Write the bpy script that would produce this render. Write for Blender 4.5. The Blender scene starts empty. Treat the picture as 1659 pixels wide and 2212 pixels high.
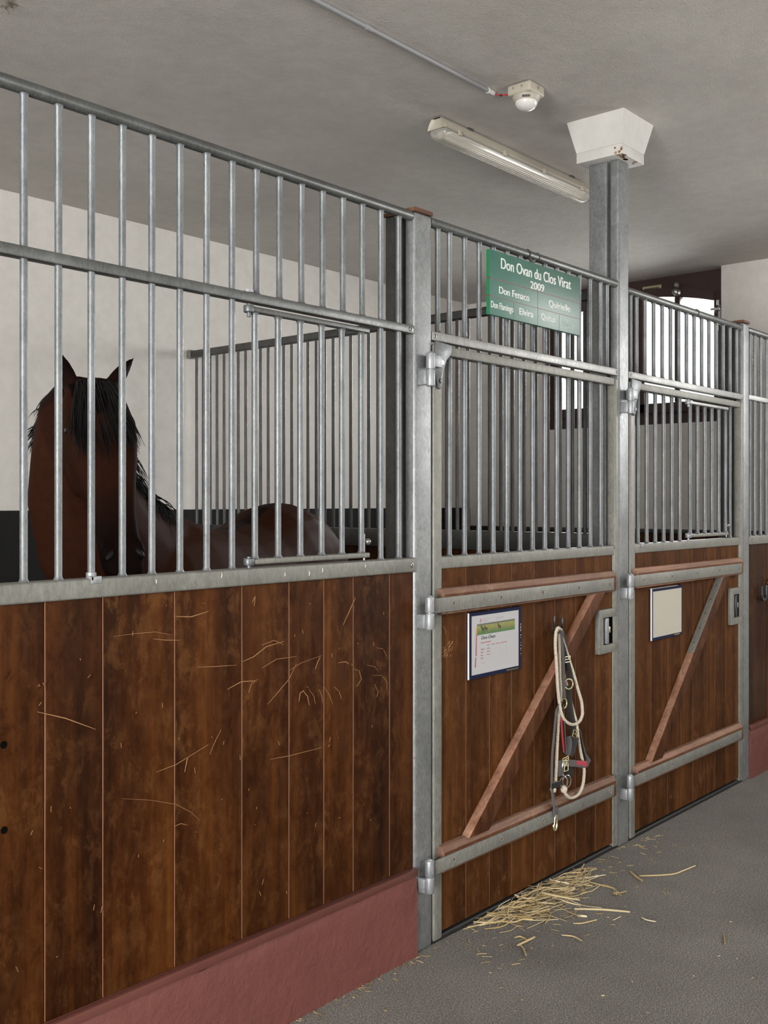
import bpy, bmesh, math, random
from mathutils import Vector, Matrix
random.seed(7)
SC = bpy.context.scene
COL = SC.collection
PI = math.pi

# ------------------------------------------------------------------ helpers
class MB:
    """collects shapes in world coordinates, then links them as one mesh object"""
    def __init__(self):
        self.v = []; self.f = []; self.mi = []; self.tone = []
        self.cm = 0; self.ct = 0.5
    def add(self, verts, faces, mi=None, tone=None):
        o = len(self.v)
        self.v += [tuple(p) for p in verts]
        for f in faces:
            self.f.append(tuple(i + o for i in f))
            self.mi.append(self.cm if mi is None else mi)
            self.tone.append(self.ct if tone is None else tone)
        return self
    def addbm(self, bm, **k):
        bm.verts.index_update()
        self.add([v.co.copy() for v in bm.verts], [[v.index for v in f.verts] for f in bm.faces], **k)
        bm.free(); return self
    def box(self, x0, x1, y0, y1, z0, z1, bev=0.0, seg=2, rot=None, **k):
        bm = bmesh.new(); bmesh.ops.create_cube(bm, size=1.0)
        c = Vector(((x0+x1)/2, (y0+y1)/2, (z0+z1)/2))
        for v in bm.verts:
            v.co = Vector((v.co.x*(x1-x0), v.co.y*(y1-y0), v.co.z*(z1-z0)))
        if bev > 0:
            bmesh.ops.bevel(bm, geom=bm.edges[:], offset=bev, segments=seg, affect='EDGES', profile=0.5)
        for v in bm.verts:
            v.co = (rot @ v.co if rot else v.co) + c
        return self.addbm(bm, **k)
    def prism(self, pts, y0, y1, bev=0.0, axis='y', **k):
        """polygon pts (a,b) extruded along axis: y -> (a,.,b), x -> (.,a,b), z -> (a,b,.)"""
        bm = bmesh.new()
        mk = {'y': lambda a, b, t: (a, t, b), 'x': lambda a, b, t: (t, a, b), 'z': lambda a, b, t: (a, b, t)}[axis]
        A = [bm.verts.new(mk(a, b, y0)) for a, b in pts]; B = [bm.verts.new(mk(a, b, y1)) for a, b in pts]
        n = len(pts)
        bm.faces.new(A); bm.faces.new(B[::-1])
        for i in range(n):
            bm.faces.new((A[i], B[i], B[(i+1) % n], A[(i+1) % n]))
        bmesh.ops.recalc_face_normals(bm, faces=bm.faces[:])
        if bev > 0:
            bmesh.ops.bevel(bm, geom=bm.edges[:], offset=bev, segments=2, affect='EDGES', profile=0.5)
        return self.addbm(bm, **k)
    def loft(self, rings, cap=True, **k):
        n = len(rings[0]); vs = [p for r in rings for p in r]; fs = []
        for i in range(len(rings)-1):
            for j in range(n):
                a = i*n+j; b = i*n+(j+1) % n
                fs.append((a, b, b+n, a+n))
        if cap:
            fs.append(tuple(range(n))[::-1]); fs.append(tuple((len(rings)-1)*n+j for j in range(n)))
        return self.add(vs, fs, **k)
    def tube(self, pts, r, n=12, closed=False, cap=True, **k):
        pts = [Vector(p) for p in pts]; m = len(pts)
        rr = r if isinstance(r, (list, tuple)) else [r]*m
        rings = []; up = None
        for i, p in enumerate(pts):
            if closed: t = pts[(i+1) % m] - pts[i-1]
            else: t = pts[min(i+1, m-1)] - pts[max(i-1, 0)]
            t.normalize()
            if up is None:
                up = Vector((0, 0, 1)) if abs(t.z) < 0.9 else Vector((0, 1, 0))
            up = up - t*up.dot(t); up.normalize(); s = t.cross(up)
            rings.append([p + (up*math.cos(2*PI*j/n) + s*math.sin(2*PI*j/n))*rr[i] for j in range(n)])
        if closed:
            nv = len(rings); vs = [p for q in rings for p in q]; fs = []
            for i in range(nv):
                for j in range(n):
                    a = i*n+j; b = i*n+(j+1) % n; i2 = ((i+1) % nv)*n
                    fs.append((a, b, i2+(j+1) % n, i2+j))
            return self.add(vs, fs, **k)
        return self.loft(rings, cap, **k)
    def cyl(self, p0, p1, r, n=16, bev=0.0, **k):
        p0 = Vector(p0); p1 = Vector(p1)
        if bev:
            d = (p1-p0).normalized()
            return self.tube([p0, p0+d*bev*0.3, p0+d*bev, p1-d*bev, p1-d*bev*0.3, p1], [r-bev, r-bev*0.3, r, r, r-bev*0.3, r-bev], n, **k)
        return self.tube([p0, p1], r, n, **k)
    def ribbon(self, pts, w, th, wdir=(1, 0, 0), **k):
        """flat strap: width along wdir, thickness across it"""
        pts = [Vector(p) for p in pts]; m = len(pts); rings = []
        ww = w if isinstance(w, (list, tuple)) else [w]*m
        wd = wdir if isinstance(wdir, list) else [wdir]*m
        for i, p in enumerate(pts):
            t = (pts[min(i+1, m-1)] - pts[max(i-1, 0)]).normalized()
            a = Vector(wd[i]); a = (a - t*a.dot(t)).normalized(); b = t.cross(a).normalized()
            a = a*ww[i]/2; b = b*th/2
            rings.append([p+a*0.85+b, p+a+b*0.2, p+a*0.85-b, p-a*0.85-b, p-a-b*0.2, p-a*0.85+b])
        return self.loft(rings, True, **k)
    def lathe(self, prof, c, n=24, axis='z', **k):
        rings = []
        for r, h in prof:
            rg = []
            for j in range(n):
                a = 2*PI*j/n; x, y = r*math.cos(a), r*math.sin(a)
                rg.append(Vector(c) + (Vector((x, y, h)) if axis == 'z' else Vector((x, h, -y)) if axis == 'y' else Vector((h, x, y))))
            rings.append(rg)
        return self.loft(rings, True, **k)
    def torus(self, c, R, r, rot=None, sx=1.0, sz=1.0, n=24, m=8, **k):
        pts = []
        for i in range(n):
            a = 2*PI*i/n; p = Vector((R*sx*math.cos(a), 0, R*sz*math.sin(a)))
            pts.append(Vector(c) + (rot @ p if rot else p))
        return self.tube(pts, r, m, closed=True, **k)
    def build(self, name, mats, parent=None, origin=None, angle=38, raw=False):
        o = Vector(origin) if origin is not None else (ORG[parent.name] if parent else Vector((0, 0, 0)))
        me = bpy.data.meshes.new(name)
        me.from_pydata([Vector(p)-o for p in self.v], [], self.f)
        mats = mats if isinstance(mats, (list, tuple)) else [mats]
        for m in mats: me.materials.append(m)
        me.polygons.foreach_set('material_index', self.mi)
        at = me.attributes.new('tone', 'FLOAT', 'FACE'); at.data.foreach_set('value', self.tone)
        bm = bmesh.new(); bm.from_mesh(me); bmesh.ops.recalc_face_normals(bm, faces=bm.faces[:]); bm.to_mesh(me); bm.free()
        me.polygons.foreach_set('use_smooth', [True]*len(me.polygons))
        me.set_sharp_from_angle(angle=math.radians(angle))
        return link(name, me, parent, o)

ORG = {}
def link(name, data, parent, o):
    ob = bpy.data.objects.new(name, data); COL.objects.link(ob)
    if parent:
        ob.parent = parent; ob.location = Vector(o) - ORG[parent.name]
    else:
        ob.location = o
    ORG[ob.name] = Vector(o)
    return ob
def thing(name, label, cat, loc, group=None, kind='thing'):
    return tag(link(name, None, None, Vector(loc)), label, cat, group, kind)
def tag(o, label, cat, group=None, kind='thing'):
    o['label'] = label; o['category'] = cat; o['kind'] = kind
    if group: o['group'] = group
    return o
def struct(o):
    o['kind'] = 'structure'; return o
def share(name, me, parent, pos):
    """another object on a shared mesh (bars, bolts)"""
    return link(name, me, parent, Vector(pos))
def text(name, body, parent, x, y, z, cap, width, mat, bold=0.0, shear=0.0, rep=0.0):
    """lettering facing the aisle (-y): cap height and total width given"""
    cu = bpy.data.curves.new(name, 'FONT'); cu.body = body; cu.size = 1.0; cu.offset = bold; cu.shear = shear
    cu.fill_mode = 'BOTH'
    tmp = bpy.data.objects.new('tmp', cu); COL.objects.link(tmp)
    dg = bpy.context.evaluated_depsgraph_get()
    me = bpy.data.meshes.new_from_object(tmp.evaluated_get(dg))
    bpy.data.objects.remove(tmp); bpy.data.curves.remove(cu)
    xs = [v.co.x for v in me.vertices]; w = max(xs)-min(xs); x_0 = min(xs)
    sx = width/w; sz = cap/0.73
    for v in me.vertices:
        v.co = Vector(((v.co.x-x_0)*sx, 0, v.co.y*sz))
    if rep:                              # heavier strokes
        bm = bmesh.new(); bm.from_mesh(me); g0 = bm.verts[:]+bm.edges[:]+bm.faces[:]
        for q in (-1, 1):
            r_ = bmesh.ops.duplicate(bm, geom=g0)
            for v in r_['geom']:
                if isinstance(v, bmesh.types.BMVert): v.co.x += q*rep*sx; v.co.y += 0.00002*q
        bm.to_mesh(me); bm.free()
    me.name = name; me.materials.clear(); me.materials.append(mat)
    return link(name, me, parent, Vector((x, y, z)))

# ------------------------------------------------------------------ materials
def nt(name):
    m = bpy.data.materials.new(name); m.use_nodes = True
    n = m.node_tree.nodes; return m, n, m.node_tree.links, n['Principled BSDF']
def coords(n, l, scale=(1, 1, 1), kind='Object'):
    tc = n.new('ShaderNodeTexCoord'); mp = n.new('ShaderNodeMapping'); mp.inputs['Scale'].default_value = scale
    l.new(tc.outputs[kind], mp.inputs['Vector']); return mp.outputs['Vector']
def noise(n, l, vec, scale, detail=4, rough=0.55, dist=0.0):
    t = n.new('ShaderNodeTexNoise'); t.inputs['Scale'].default_value = scale; t.inputs['Detail'].default_value = detail
    t.inputs['Roughness'].default_value = rough; t.inputs['Distortion'].default_value = dist
    l.new(vec, t.inputs['Vector']); return t.outputs['Fac']
def ramp(n, l, fac, stops):
    r = n.new('ShaderNodeValToRGB'); e = r.color_ramp.elements
    while len(e) < len(stops): e.new(0.5)
    for i, (p, c) in enumerate(stops):
        e[i].position = p; e[i].color = (c[0], c[1], c[2], 1) if not isinstance(c, (int, float)) else (c, c, c, 1)
    l.new(fac, r.inputs['Fac']); return r.outputs['Color']
def mix(n, l, fac, a, b, mode='MIX'):
    m = n.new('ShaderNodeMix'); m.data_type = 'RGBA'; m.blend_type = mode
    def put(i, v):
        if hasattr(v, 'links') or hasattr(v, 'is_linked'): l.new(v, m.inputs[i])
        elif isinstance(v, (int, float)): m.inputs[i].default_value = v
        else: m.inputs[i].default_value = (v[0], v[1], v[2], 1)
    put(0, fac); put(6, a); put(7, b); return m.outputs[2]
def bump(n, l, h, strength, dist, bs):
    b = n.new('ShaderNodeBump'); b.inputs['Strength'].default_value = strength; b.inputs['Distance'].default_value = dist
    l.new(h, b.inputs['Height']); l.new(b.outputs['Normal'], bs.inputs['Normal']); return b

def plain(name, col, rough=0.5, metal=0.0, spec=0.5, emit=None):
    m, n, l, b = nt(name); b.inputs['Base Color'].default_value = (*col, 1); b.inputs['Roughness'].default_value = rough
    b.inputs['Metallic'].default_value = metal; b.inputs['Specular IOR Level'].default_value = spec
    return m
def galv(name, dark, light, metal=0.55, rough=0.42, sc=1.0, fleck=1.0):
    """zinc-coated steel: cloudy tone, fine spangle and dark flecks"""
    m, n, l, b = nt(name)
    tc = n.new('ShaderNodeTexCoord')
    oi = n.new('ShaderNodeObjectInfo'); va = n.new('ShaderNodeVectorMath'); va.operation = 'ADD'
    cm = n.new('ShaderNodeCombineXYZ'); ml = n.new('ShaderNodeMath'); ml.operation = 'MULTIPLY'; ml.inputs[1].default_value = 17.0
    l.new(oi.outputs['Random'], ml.inputs[0]); l.new(ml.outputs[0], cm.inputs[2]); l.new(ml.outputs[0], cm.inputs[0])
    l.new(tc.outputs['Object'], va.inputs[0]); l.new(cm.outputs[0], va.inputs[1]); v = va.outputs[0]
    st = n.new('ShaderNodeMapping'); st.inputs['Scale'].default_value = (1, 1, 0.45); l.new(v, st.inputs['Vector']); vs = st.outputs['Vector']
    a = noise(n, l, v, 7*sc, 3, 0.6); f = noise(n, l, vs, 330*sc, 4, 0.75); g = noise(n, l, vs, 95*sc, 4, 0.7)
    vo = n.new('ShaderNodeTexVoronoi'); vo.inputs['Scale'].default_value = 210*sc; l.new(vs, vo.inputs['Vector'])
    sx = n.new('ShaderNodeSeparateColor'); l.new(vo.outputs['Color'], sx.inputs[0])
    c = ramp(n, l, a, [(0.3, dark), (0.7, light)])
    c = mix(n, l, 1.0, c, ramp(n, l, sx.outputs[0], [(0.0, 0.90), (1.0, 1.10)]), 'MULTIPLY')
    c = mix(n, l, 1.0, c, ramp(n, l, g, [(0.32, 0.86), (0.66, 1.10)]), 'MULTIPLY')
    lo = 1-0.34*fleck
    c = mix(n, l, 1.0, c, ramp(n, l, f, [(0.33, lo), (0.46, 1.0), (0.68, 1.0), (0.78, 1.0+0.35*fleck)]), 'MULTIPLY')
    l.new(c, b.inputs['Base Color']); b.inputs['Metallic'].default_value = metal
    l.new(ramp(n, l, g, [(0.3, rough-0.07), (0.7, rough+0.10)]), b.inputs['Roughness'])
    bump(n, l, f, 0.15, 0.002, b); return m
def wood(name, c0, c1, c2, wear, rough=0.36, axis='z', wamt=0.5, spec=0.5, big=1.0):
    """varnished timber: grain along the axis, cloudy wear, pale nicks; each plank has its own tone"""
    m, n, l, b = nt(name)
    at = n.new('ShaderNodeAttribute'); at.attribute_name = 'tone'
    tc = n.new('ShaderNodeTexCoord'); ad = n.new('ShaderNodeVectorMath'); ad.operation = 'ADD'
    cm = n.new('ShaderNodeCombineXYZ'); ml = n.new('ShaderNodeMath'); ml.operation = 'MULTIPLY'; ml.inputs[1].default_value = 9.0
    l.new(at.outputs['Fac'], ml.inputs[0])
    for i in range(3): l.new(ml.outputs[0], cm.inputs[i])
    l.new(tc.outputs['Object'], ad.inputs[0]); l.new(cm.outputs[0], ad.inputs[1])
    def mp(sz, sx):
        q = n.new('ShaderNodeMapping'); l.new(ad.outputs[0], q.inputs['Vector']); q.inputs['Scale'].default_value = {'z': (sx, sx, sz), 'x': (sz, sx, sx)}[axis]; return q.outputs['Vector']
    g = noise(n, l, mp(2.2, 42), 1.0, 5, 0.65, 0.5)
    g2 = noise(n, l, mp(0.9, 11), 1.0, 4, 0.6, 0.4)
    mot = noise(n, l, mp(13, 24), 1.0, 7, 0.78, 0.3)
    blot = noise(n, l, ad.outputs[0], 4.0*big, 5, 0.7, 0.3)
    fine = noise(n, l, ad.outputs[0], 75.0, 3, 0.7)
    base = ramp(n, l, g2, [(0.28, c0), (0.50, c1), (0.74, c2)])
    base = mix(n, l, 1.0, base, ramp(n, l, g, [(0.30, 0.70), (0.68, 1.22)]), 'MULTIPLY')
    tn = n.new('ShaderNodeMapRange'); tn.inputs['To Min'].default_value = 0.70; tn.inputs['To Max'].default_value = 1.30
    l.new(at.outputs['Fac'], tn.inputs['Value'])
    base = mix(n, l, 1.0, base, tn.outputs[0], 'MULTIPLY')
    wm = n.new('ShaderNodeMath'); wm.operation = 'MULTIPLY'
    l.new(ramp(n, l, mot, [(0.49, 0.0), (0.60, 1.0)]), wm.inputs[0]); l.new(ramp(n, l, blot, [(0.40, 0.06), (0.66, wamt)]), wm.inputs[1])
    base = mix(n, l, wm.outputs[0], base, wear)
    dk = n.new('ShaderNodeMath'); dk.operation = 'MULTIPLY'
    l.new(ramp(n, l, mot, [(0.36, 1.0), (0.47, 0.0)]), dk.inputs[0]); l.new(ramp(n, l, blot, [(0.36, 0.75), (0.62, 0.1)]), dk.inputs[1])
    base = mix(n, l, dk.outputs[0], base, tuple(x*0.8 for x in c0))
    sp = ramp(n, l, fine, [(0.71, 0.0), (0.77, 0.45)])
    base = mix(n, l, sp, base, tuple(min(1, 1.7*x) for x in wear))
    l.new(base, b.inputs['Base Color'])
    rr = ramp(n, l, mot, [(0.38, rough-0.05), (0.64, rough+0.2)]); l.new(rr, b.inputs['Roughness'])
    b.inputs['Specular IOR Level'].default_value = spec
    bump(n, l, mot, 0.22, 0.004, b); return m
def plaster(name, col, col2, bs=0.5, bscale=160, rough=0.85, stain=None):
    m, n, l, b = nt(name); v = coords(n, l)
    a = noise(n, l, v, 1.1, 4, 0.6); f = noise(n, l, v, bscale, 3, 0.6); mdm = noise(n, l, v, 14, 4, 0.6)
    c = ramp(n, l, a, [(0.3, col), (0.72, col2)])
    sp = ramp(n, l, mdm, [(0.3, 0.94), (0.7, 1.04)]); c = mix(n, l, 1.0, c, sp, 'MULTIPLY')
    if stain:
        w = noise(n, l, v, 2.3, 6, 0.7, 0.5); c = mix(n, l, ramp(n, l, w, [(0.60, 0.0), (0.8, 0.5)]), c, stain)
    l.new(c, b.inputs['Base Color']); b.inputs['Roughness'].default_value = rough; b.inputs['Specular IOR Level'].default_value = 0.25
    ad = n.new('ShaderNodeMath'); ad.operation = 'ADD'; l.new(f, ad.inputs[0]); l.new(mdm, ad.inputs[1])
    bump(n, l, ad.outputs[0], bs, 0.004, b); return m

M = {}
M['galv'] = galv('galvanised_steel', (0.200, 0.209, 0.214), (0.295, 0.306, 0.312), 0.50, 0.42)
M['galv_rail'] = galv('galvanised_tube', (0.098, 0.103, 0.101), (0.158, 0.164, 0.162), 0.55, 0.38, 1.0, 0.8)
M['galv_bar'] = galv('galvanised_bar', (0.125, 0.136, 0.143), (0.200, 0.213, 0.221), 0.58, 0.42, 1.2, 0.9)
M['galv_light'] = galv('bright_galvanised_rail', (0.255, 0.255, 0.248), (0.36, 0.36, 0.35), 0.45, 0.45, 0.9, 1.3)
M['galv_dusty'] = galv('dusty_galvanised_steel', (0.178, 0.179, 0.160), (0.238, 0.238, 0.212), 0.25, 0.52, 0.7, 0.45)
M['galv_dark'] = galv('weathered_galvanised_steel', (0.052, 0.053, 0.051), (0.100, 0.101, 0.097), 0.45, 0.45)
M['hinge'] = galv('zinc_hinge', (0.27, 0.285, 0.30), (0.36, 0.375, 0.395), 0.45, 0.42, 1.5, 0.6)
M['wood'] = wood('varnished_planks', (0.017, 0.0046, 0.0009), (0.046, 0.0132, 0.0023), (0.092, 0.0290, 0.0050), (0.140, 0.057, 0.014), 0.40, wamt=0.55, spec=0.12)
M['wood_door'] = wood('door_planks', (0.028, 0.0092, 0.0024), (0.067, 0.0232, 0.0060), (0.115, 0.0425, 0.0115), (0.180, 0.088, 0.036), 0.55, wamt=0.42, spec=0.07)
M['ledger'] = wood('worn_lit_ledger_wood', (0.16, 0.085, 0.055), (0.26, 0.145, 0.10), (0.36, 0.22, 0.16), (0.36, 0.24, 0.17), 0.62, 'x', 0.6, 0.25)  # ledger's upper bevel: worn, with its light put into the colour
M['brace'] = wood('worn_lit_brace_wood', (0.17, 0.080, 0.048), (0.29, 0.145, 0.092), (0.40, 0.235, 0.165), (0.45, 0.31, 0.23), 0.6, 'z', 0.5, 0.25)  # brace's side faces: worn, with their light put into the colour
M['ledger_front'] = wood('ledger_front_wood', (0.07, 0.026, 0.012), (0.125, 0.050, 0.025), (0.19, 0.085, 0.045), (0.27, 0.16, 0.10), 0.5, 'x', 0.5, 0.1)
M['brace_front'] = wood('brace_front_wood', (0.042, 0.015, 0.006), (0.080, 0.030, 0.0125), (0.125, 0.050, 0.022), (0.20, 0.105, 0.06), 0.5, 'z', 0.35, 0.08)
M['scratch'] = plain('bare_scratched_wood', (0.33, 0.17, 0.07), 0.7)
M['edge'] = plain('lit_joint_edge', (0.36, 0.17, 0.10), 0.6)  # pale colour painted as the lit side of the plank joints
M['cap_wood'] = wood('cap_wood', (0.075, 0.033, 0.018), (0.125, 0.058, 0.033), (0.17, 0.085, 0.05), (0.2, 0.12, 0.07), 0.6, 'x', 0.3, 0.3)
M['plinth'] = plaster('red_painted_concrete', (0.150, 0.052, 0.043), (0.180, 0.066, 0.055), 1.0, 42, 0.62, (0.125, 0.057, 0.05))
M['kick'] = plaster('red_painted_metal', (0.120, 0.042, 0.033), (0.145, 0.053, 0.042), 0.12, 90, 0.45, (0.12, 0.06, 0.05))
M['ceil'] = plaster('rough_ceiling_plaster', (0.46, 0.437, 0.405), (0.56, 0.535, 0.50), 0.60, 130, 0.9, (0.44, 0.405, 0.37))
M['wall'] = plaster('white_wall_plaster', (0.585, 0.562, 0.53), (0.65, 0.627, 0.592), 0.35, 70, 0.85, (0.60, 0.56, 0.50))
M['black'] = plaster('black_rubber_wall', (0.006, 0.006, 0.006), (0.012, 0.0118, 0.0115), 0.4, 40, 0.8)
M['capital'] = plaster('white_painted_capital', (0.53, 0.515, 0.49), (0.59, 0.575, 0.55), 0.2, 60, 0.7)
M['chip'] = plain('exposed_brown_under_paint', (0.34, 0.22, 0.13), 0.9)
M['bracket'] = plain('brown_painted_wood', (0.032, 0.015, 0.013), 0.5)
M['rubber'] = plain('black_rubber', (0.012, 0.012, 0.012), 0.55)
M['steel'] = plain('shiny_steel', (0.62, 0.62, 0.62), 0.22, 1.0)
M['brass'] = plain('brass', (0.55, 0.44, 0.20), 0.3, 1.0)
M['brass_pale'] = plain('pale_brass', (0.72, 0.66, 0.42), 0.35, 0.9)
M['blacksteel'] = plain('blackened_steel', (0.05, 0.055, 0.06), 0.35, 0.7)
M['dark'] = plain('dark_recess', (0.004, 0.004, 0.004), 0.9, 0.0, 0.0)
M['cream'] = plain('yellowed_plastic', (0.40, 0.365, 0.30), 0.45)
M['grey_pipe'] = plain('grey_plastic_pipe', (0.26, 0.26, 0.265), 0.45)
M['red_wire'] = plain('red_wire', (0.40, 0.02, 0.03), 0.5)
M['green'] = None
M['white_letter'] = plain('white_letter_paint', (0.66, 0.69, 0.66), 0.5)
M['sheen_letter'] = plain('sheen_letter_paint', (0.30, 0.40, 0.36), 0.5)  # greyed letters: the board's sheen put into their colour
M['red_line'] = plain('dark_red_line', (0.16, 0.03, 0.035), 0.5)
M['green_edge'] = plain('bright_green_edge', (0.012, 0.16, 0.065), 0.5)
M['navy'] = plain('navy_blue_frame', (0.008, 0.013, 0.045), 0.5, 0.0, 0.1)
M['paper'] = plain('white_paper', (0.46, 0.46, 0.475), 0.4, 0.0, 0.3)
M['paper_blank'] = plain('ivory_paper', (0.50, 0.475, 0.40), 0.35, 0.0, 0.3)
M['white_edge'] = plain('white_frame_edge', (0.78, 0.76, 0.70), 0.4)
M['ink'] = plain('black_ink', (0.03, 0.03, 0.03), 0.6)
M['ink_red'] = plain('red_ink', (0.36, 0.12, 0.12), 0.6)
M['ink_orange'] = plain('orange_ink', (0.55, 0.24, 0.08), 0.6)
M['ink_grey'] = plain('grey_ink', (0.30, 0.30, 0.31), 0.6)
M['ink_faint'] = plain('faint_grey_ink', (0.42, 0.42, 0.43), 0.6)
M['yellow_ink'] = plain('yellow_print', (0.38, 0.29, 0.04), 0.6)
M['blue_wear'] = plain('white_wear', (0.5, 0.55, 0.62), 0.5)
M['leather'] = plain('black_leather', (0.020, 0.019, 0.019), 0.5, 0.0, 0.3)
M['web'] = plain('grey_webbing', (0.085, 0.081, 0.084), 0.85)
M['web_light'] = plain('light_grey_webbing', (0.125, 0.121, 0.125), 0.85)
M['red_web'] = plain('red_webbing', (0.42, 0.028, 0.05), 0.7)
def mat_rope():
    m, n, l, b = nt('natural_rope'); v = coords(n, l); f = noise(n, l, v, 220, 3, 0.6)
    l.new(ramp(n, l, f, [(0.3, (0.42, 0.36, 0.27)), (0.7, (0.66, 0.60, 0.50))]), b.inputs['Base Color']); b.inputs['Roughness'].default_value = 0.9; return m
M['rope'] = mat_rope()
def mat_green():
    m, n, l, b = nt('green_painted_board'); v = coords(n, l)
    f = noise(n, l, v, 260, 3, 0.6); a = noise(n, l, v, 7, 3, 0.6)
    c = ramp(n, l, a, [(0.3, (0.042, 0.128, 0.098)), (0.7, (0.052, 0.152, 0.118))]); l.new(c, b.inputs['Base Color'])
    b.inputs['Roughness'].default_value = 0.36; bump(n, l, f, 0.35, 0.002, b); return m
M['green'] = mat_green()
def mat_floor():
    m, n, l, b = nt('asphalt_floor'); v = coords(n, l)
    a = noise(n, l, v, 1.6, 5, 0.65); f = noise(n, l, v, 230, 3, 0.75); g = noise(n, l, v, 95, 4, 0.7); h = noise(n, l, v, 520, 2, 0.6)
    c = ramp(n, l, f, [(0.28, (0.060, 0.056, 0.051)), (0.50, (0.210, 0.200, 0.185)), (0.72, (0.58, 0.55, 0.50))])
    c = mix(n, l, 1.0, c, ramp(n, l, a, [(0.3, 0.78), (0.7, 1.14)]), 'MULTIPLY')
    c = mix(n, l, 1.0, c, ramp(n, l, g, [(0.3, 0.80), (0.7, 1.15)]), 'MULTIPLY')
    c = mix(n, l, ramp(n, l, h, [(0.74, 0.0), (0.80, 0.9)]), c, (0.52, 0.48, 0.42))
    l.new(c, b.inputs['Base Color']); b.inputs['Roughness'].default_value = 0.9; b.inputs['Specular IOR Level'].default_value = 0.15
    ad = n.new('ShaderNodeMath'); ad.operation = 'ADD'; l.new(f, ad.inputs[0]); l.new(g, ad.inputs[1])
    bump(n, l, ad.outputs[0], 0.8, 0.006, b); return m
M['floor'] = mat_floor()
def mat_brown():
    m, n, l, b = nt('brown_window_paint'); v = coords(n, l); a = noise(n, l, v, 5, 4, 0.6)
    l.new(ramp(n, l, a, [(0.3, (0.033, 0.0145, 0.0125)), (0.7, (0.046, 0.021, 0.018))]), b.inputs['Base Color']); b.inputs['Roughness'].default_value = 0.5; return m
M['brown'] = mat_brown()
def mat_glass(name, tint=(1, 1, 1), gl=0.08, rough=0.05, dif=0.0):
    m = bpy.data.materials.new(name); m.use_nodes = True; n = m.node_tree.nodes; l = m.node_tree.links; n.clear()
    o = n.new('ShaderNodeOutputMaterial'); t = n.new('ShaderNodeBsdfTransparent'); t.inputs[0].default_value = (*tint, 1)
    g = n.new('ShaderNodeBsdfGlossy'); g.inputs['Roughness'].default_value = rough
    mx = n.new('ShaderNodeMixShader'); mx.inputs[0].default_value = gl
    l.new(t.outputs[0], mx.inputs[1]); l.new(g.outputs[0], mx.inputs[2]); out = mx.outputs[0]
    if dif:
        d = n.new('ShaderNodeBsdfDiffuse'); d.inputs[0].default_value = (0.75, 0.73, 0.68, 1); m2 = n.new('ShaderNodeMixShader'); m2.inputs[0].default_value = dif
        l.new(out, m2.inputs[1]); l.new(d.outputs[0], m2.inputs[2]); out = m2.outputs[0]
    l.new(out, o.inputs['Surface']); return m
M['pane'] = mat_glass('window_pane', (0.95, 0.95, 0.94), 0.05)
M['diffuser'] = mat_glass('clear_ribbed_diffuser', (0.92, 0.91, 0.86), 0.14, 0.15, 0.30)
M['tube_lamp'] = plain('lamp_tube_off', (0.86, 0.82, 0.76), 0.3)
M['dome'] = plain('milky_dome', (0.66, 0.64, 0.61), 0.25)
M['straw'] = None
def mat_straw():
    m, n, l, b = nt('straw'); at = n.new('ShaderNodeAttribute'); at.attribute_name = 'tone'
    c = ramp(n, l, at.outputs['Fac'], [(0.0, (0.16, 0.115, 0.05)), (0.3, (0.38, 0.27, 0.12)), (0.7, (0.55, 0.42, 0.20)), (1.0, (0.72, 0.64, 0.45))])
    oi = n.new('ShaderNodeObjectInfo'); l.new(c, b.inputs['Base Color']); b.inputs['Roughness'].default_value = 0.55; return m
M['straw'] = mat_straw()
def mat_horse():
    m, n, l, b = nt('bay_horse_coat'); at = n.new('ShaderNodeAttribute'); at.attribute_name = 'coat'
    v = coords(n, l, (40, 40, 40)); f = noise(n, l, v, 1.0, 4, 0.6)
    c = ramp(n, l, at.outputs['Fac'], [(0.0, (0.0025, 0.002, 0.002)), (0.5, (0.017, 0.0062, 0.0036)), (1.0, (0.046, 0.0145, 0.0068))])
    c = mix(n, l, 1.0, c, ramp(n, l, f, [(0.3, 0.85), (0.7, 1.12)]), 'MULTIPLY')
    l.new(c, b.inputs['Base Color']); b.inputs['Roughness'].default_value = 0.62; b.inputs['Specular IOR Level'].default_value = 0.03
    return m
M['horse'] = mat_horse()
M['hair'] = plain('black_horse_hair', (0.005, 0.0046, 0.0046), 0.5, 0.0, 0.25)
M['eye'] = plain('dark_eye', (0.006, 0.004, 0.003), 0.06)


M['dull'] = plain('dull_steel', (0.30, 0.29, 0.27), 0.32, 0.9)
# ------------------------------------------------------------------ the setting
ZC = 3.17          # ceiling
XW = 7.08          # end wall with the windows
YB = 2.99          # back wall of the stalls
XL, YF = -5.0, -4.6
b = MB(); b.box(XL-0.2, XW+2.0, YF-0.2, YB+0.2, -0.12, 0.0); struct(b.build('floor', M['floor']))
b = MB(); b.box(XL-0.2, XW+0.3, YF-0.2, YB+0.2, ZC, ZC+0.14); struct(b.build('ceiling', M['ceil']))
b = MB(); b.box(XL-0.2, XW+0.3, YB, YB+0.16, 0, ZC); struct(b.build('wall_back', M['wall']))
b = MB(); b.box(XL, XW, YB-0.012, YB, 0.0, 1.455); struct(b.build('baseboard_back', M['black']))
DL = (-4.2, -0.9, 2.8)      # doorway in the left end wall
b = MB(); b.box(XL-0.16, XL, YF, DL[0], 0, ZC); b.box(XL-0.16, XL, DL[1], YB, 0, ZC); b.box(XL-0.16, XL, DL[0], DL[1], DL[2], ZC)
struct(b.build('wall_left', M['wall']))
DR = (-3.9, -1.1, 1.95, 2.95)      # high window opening in the right end wall
b = MB()
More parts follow.
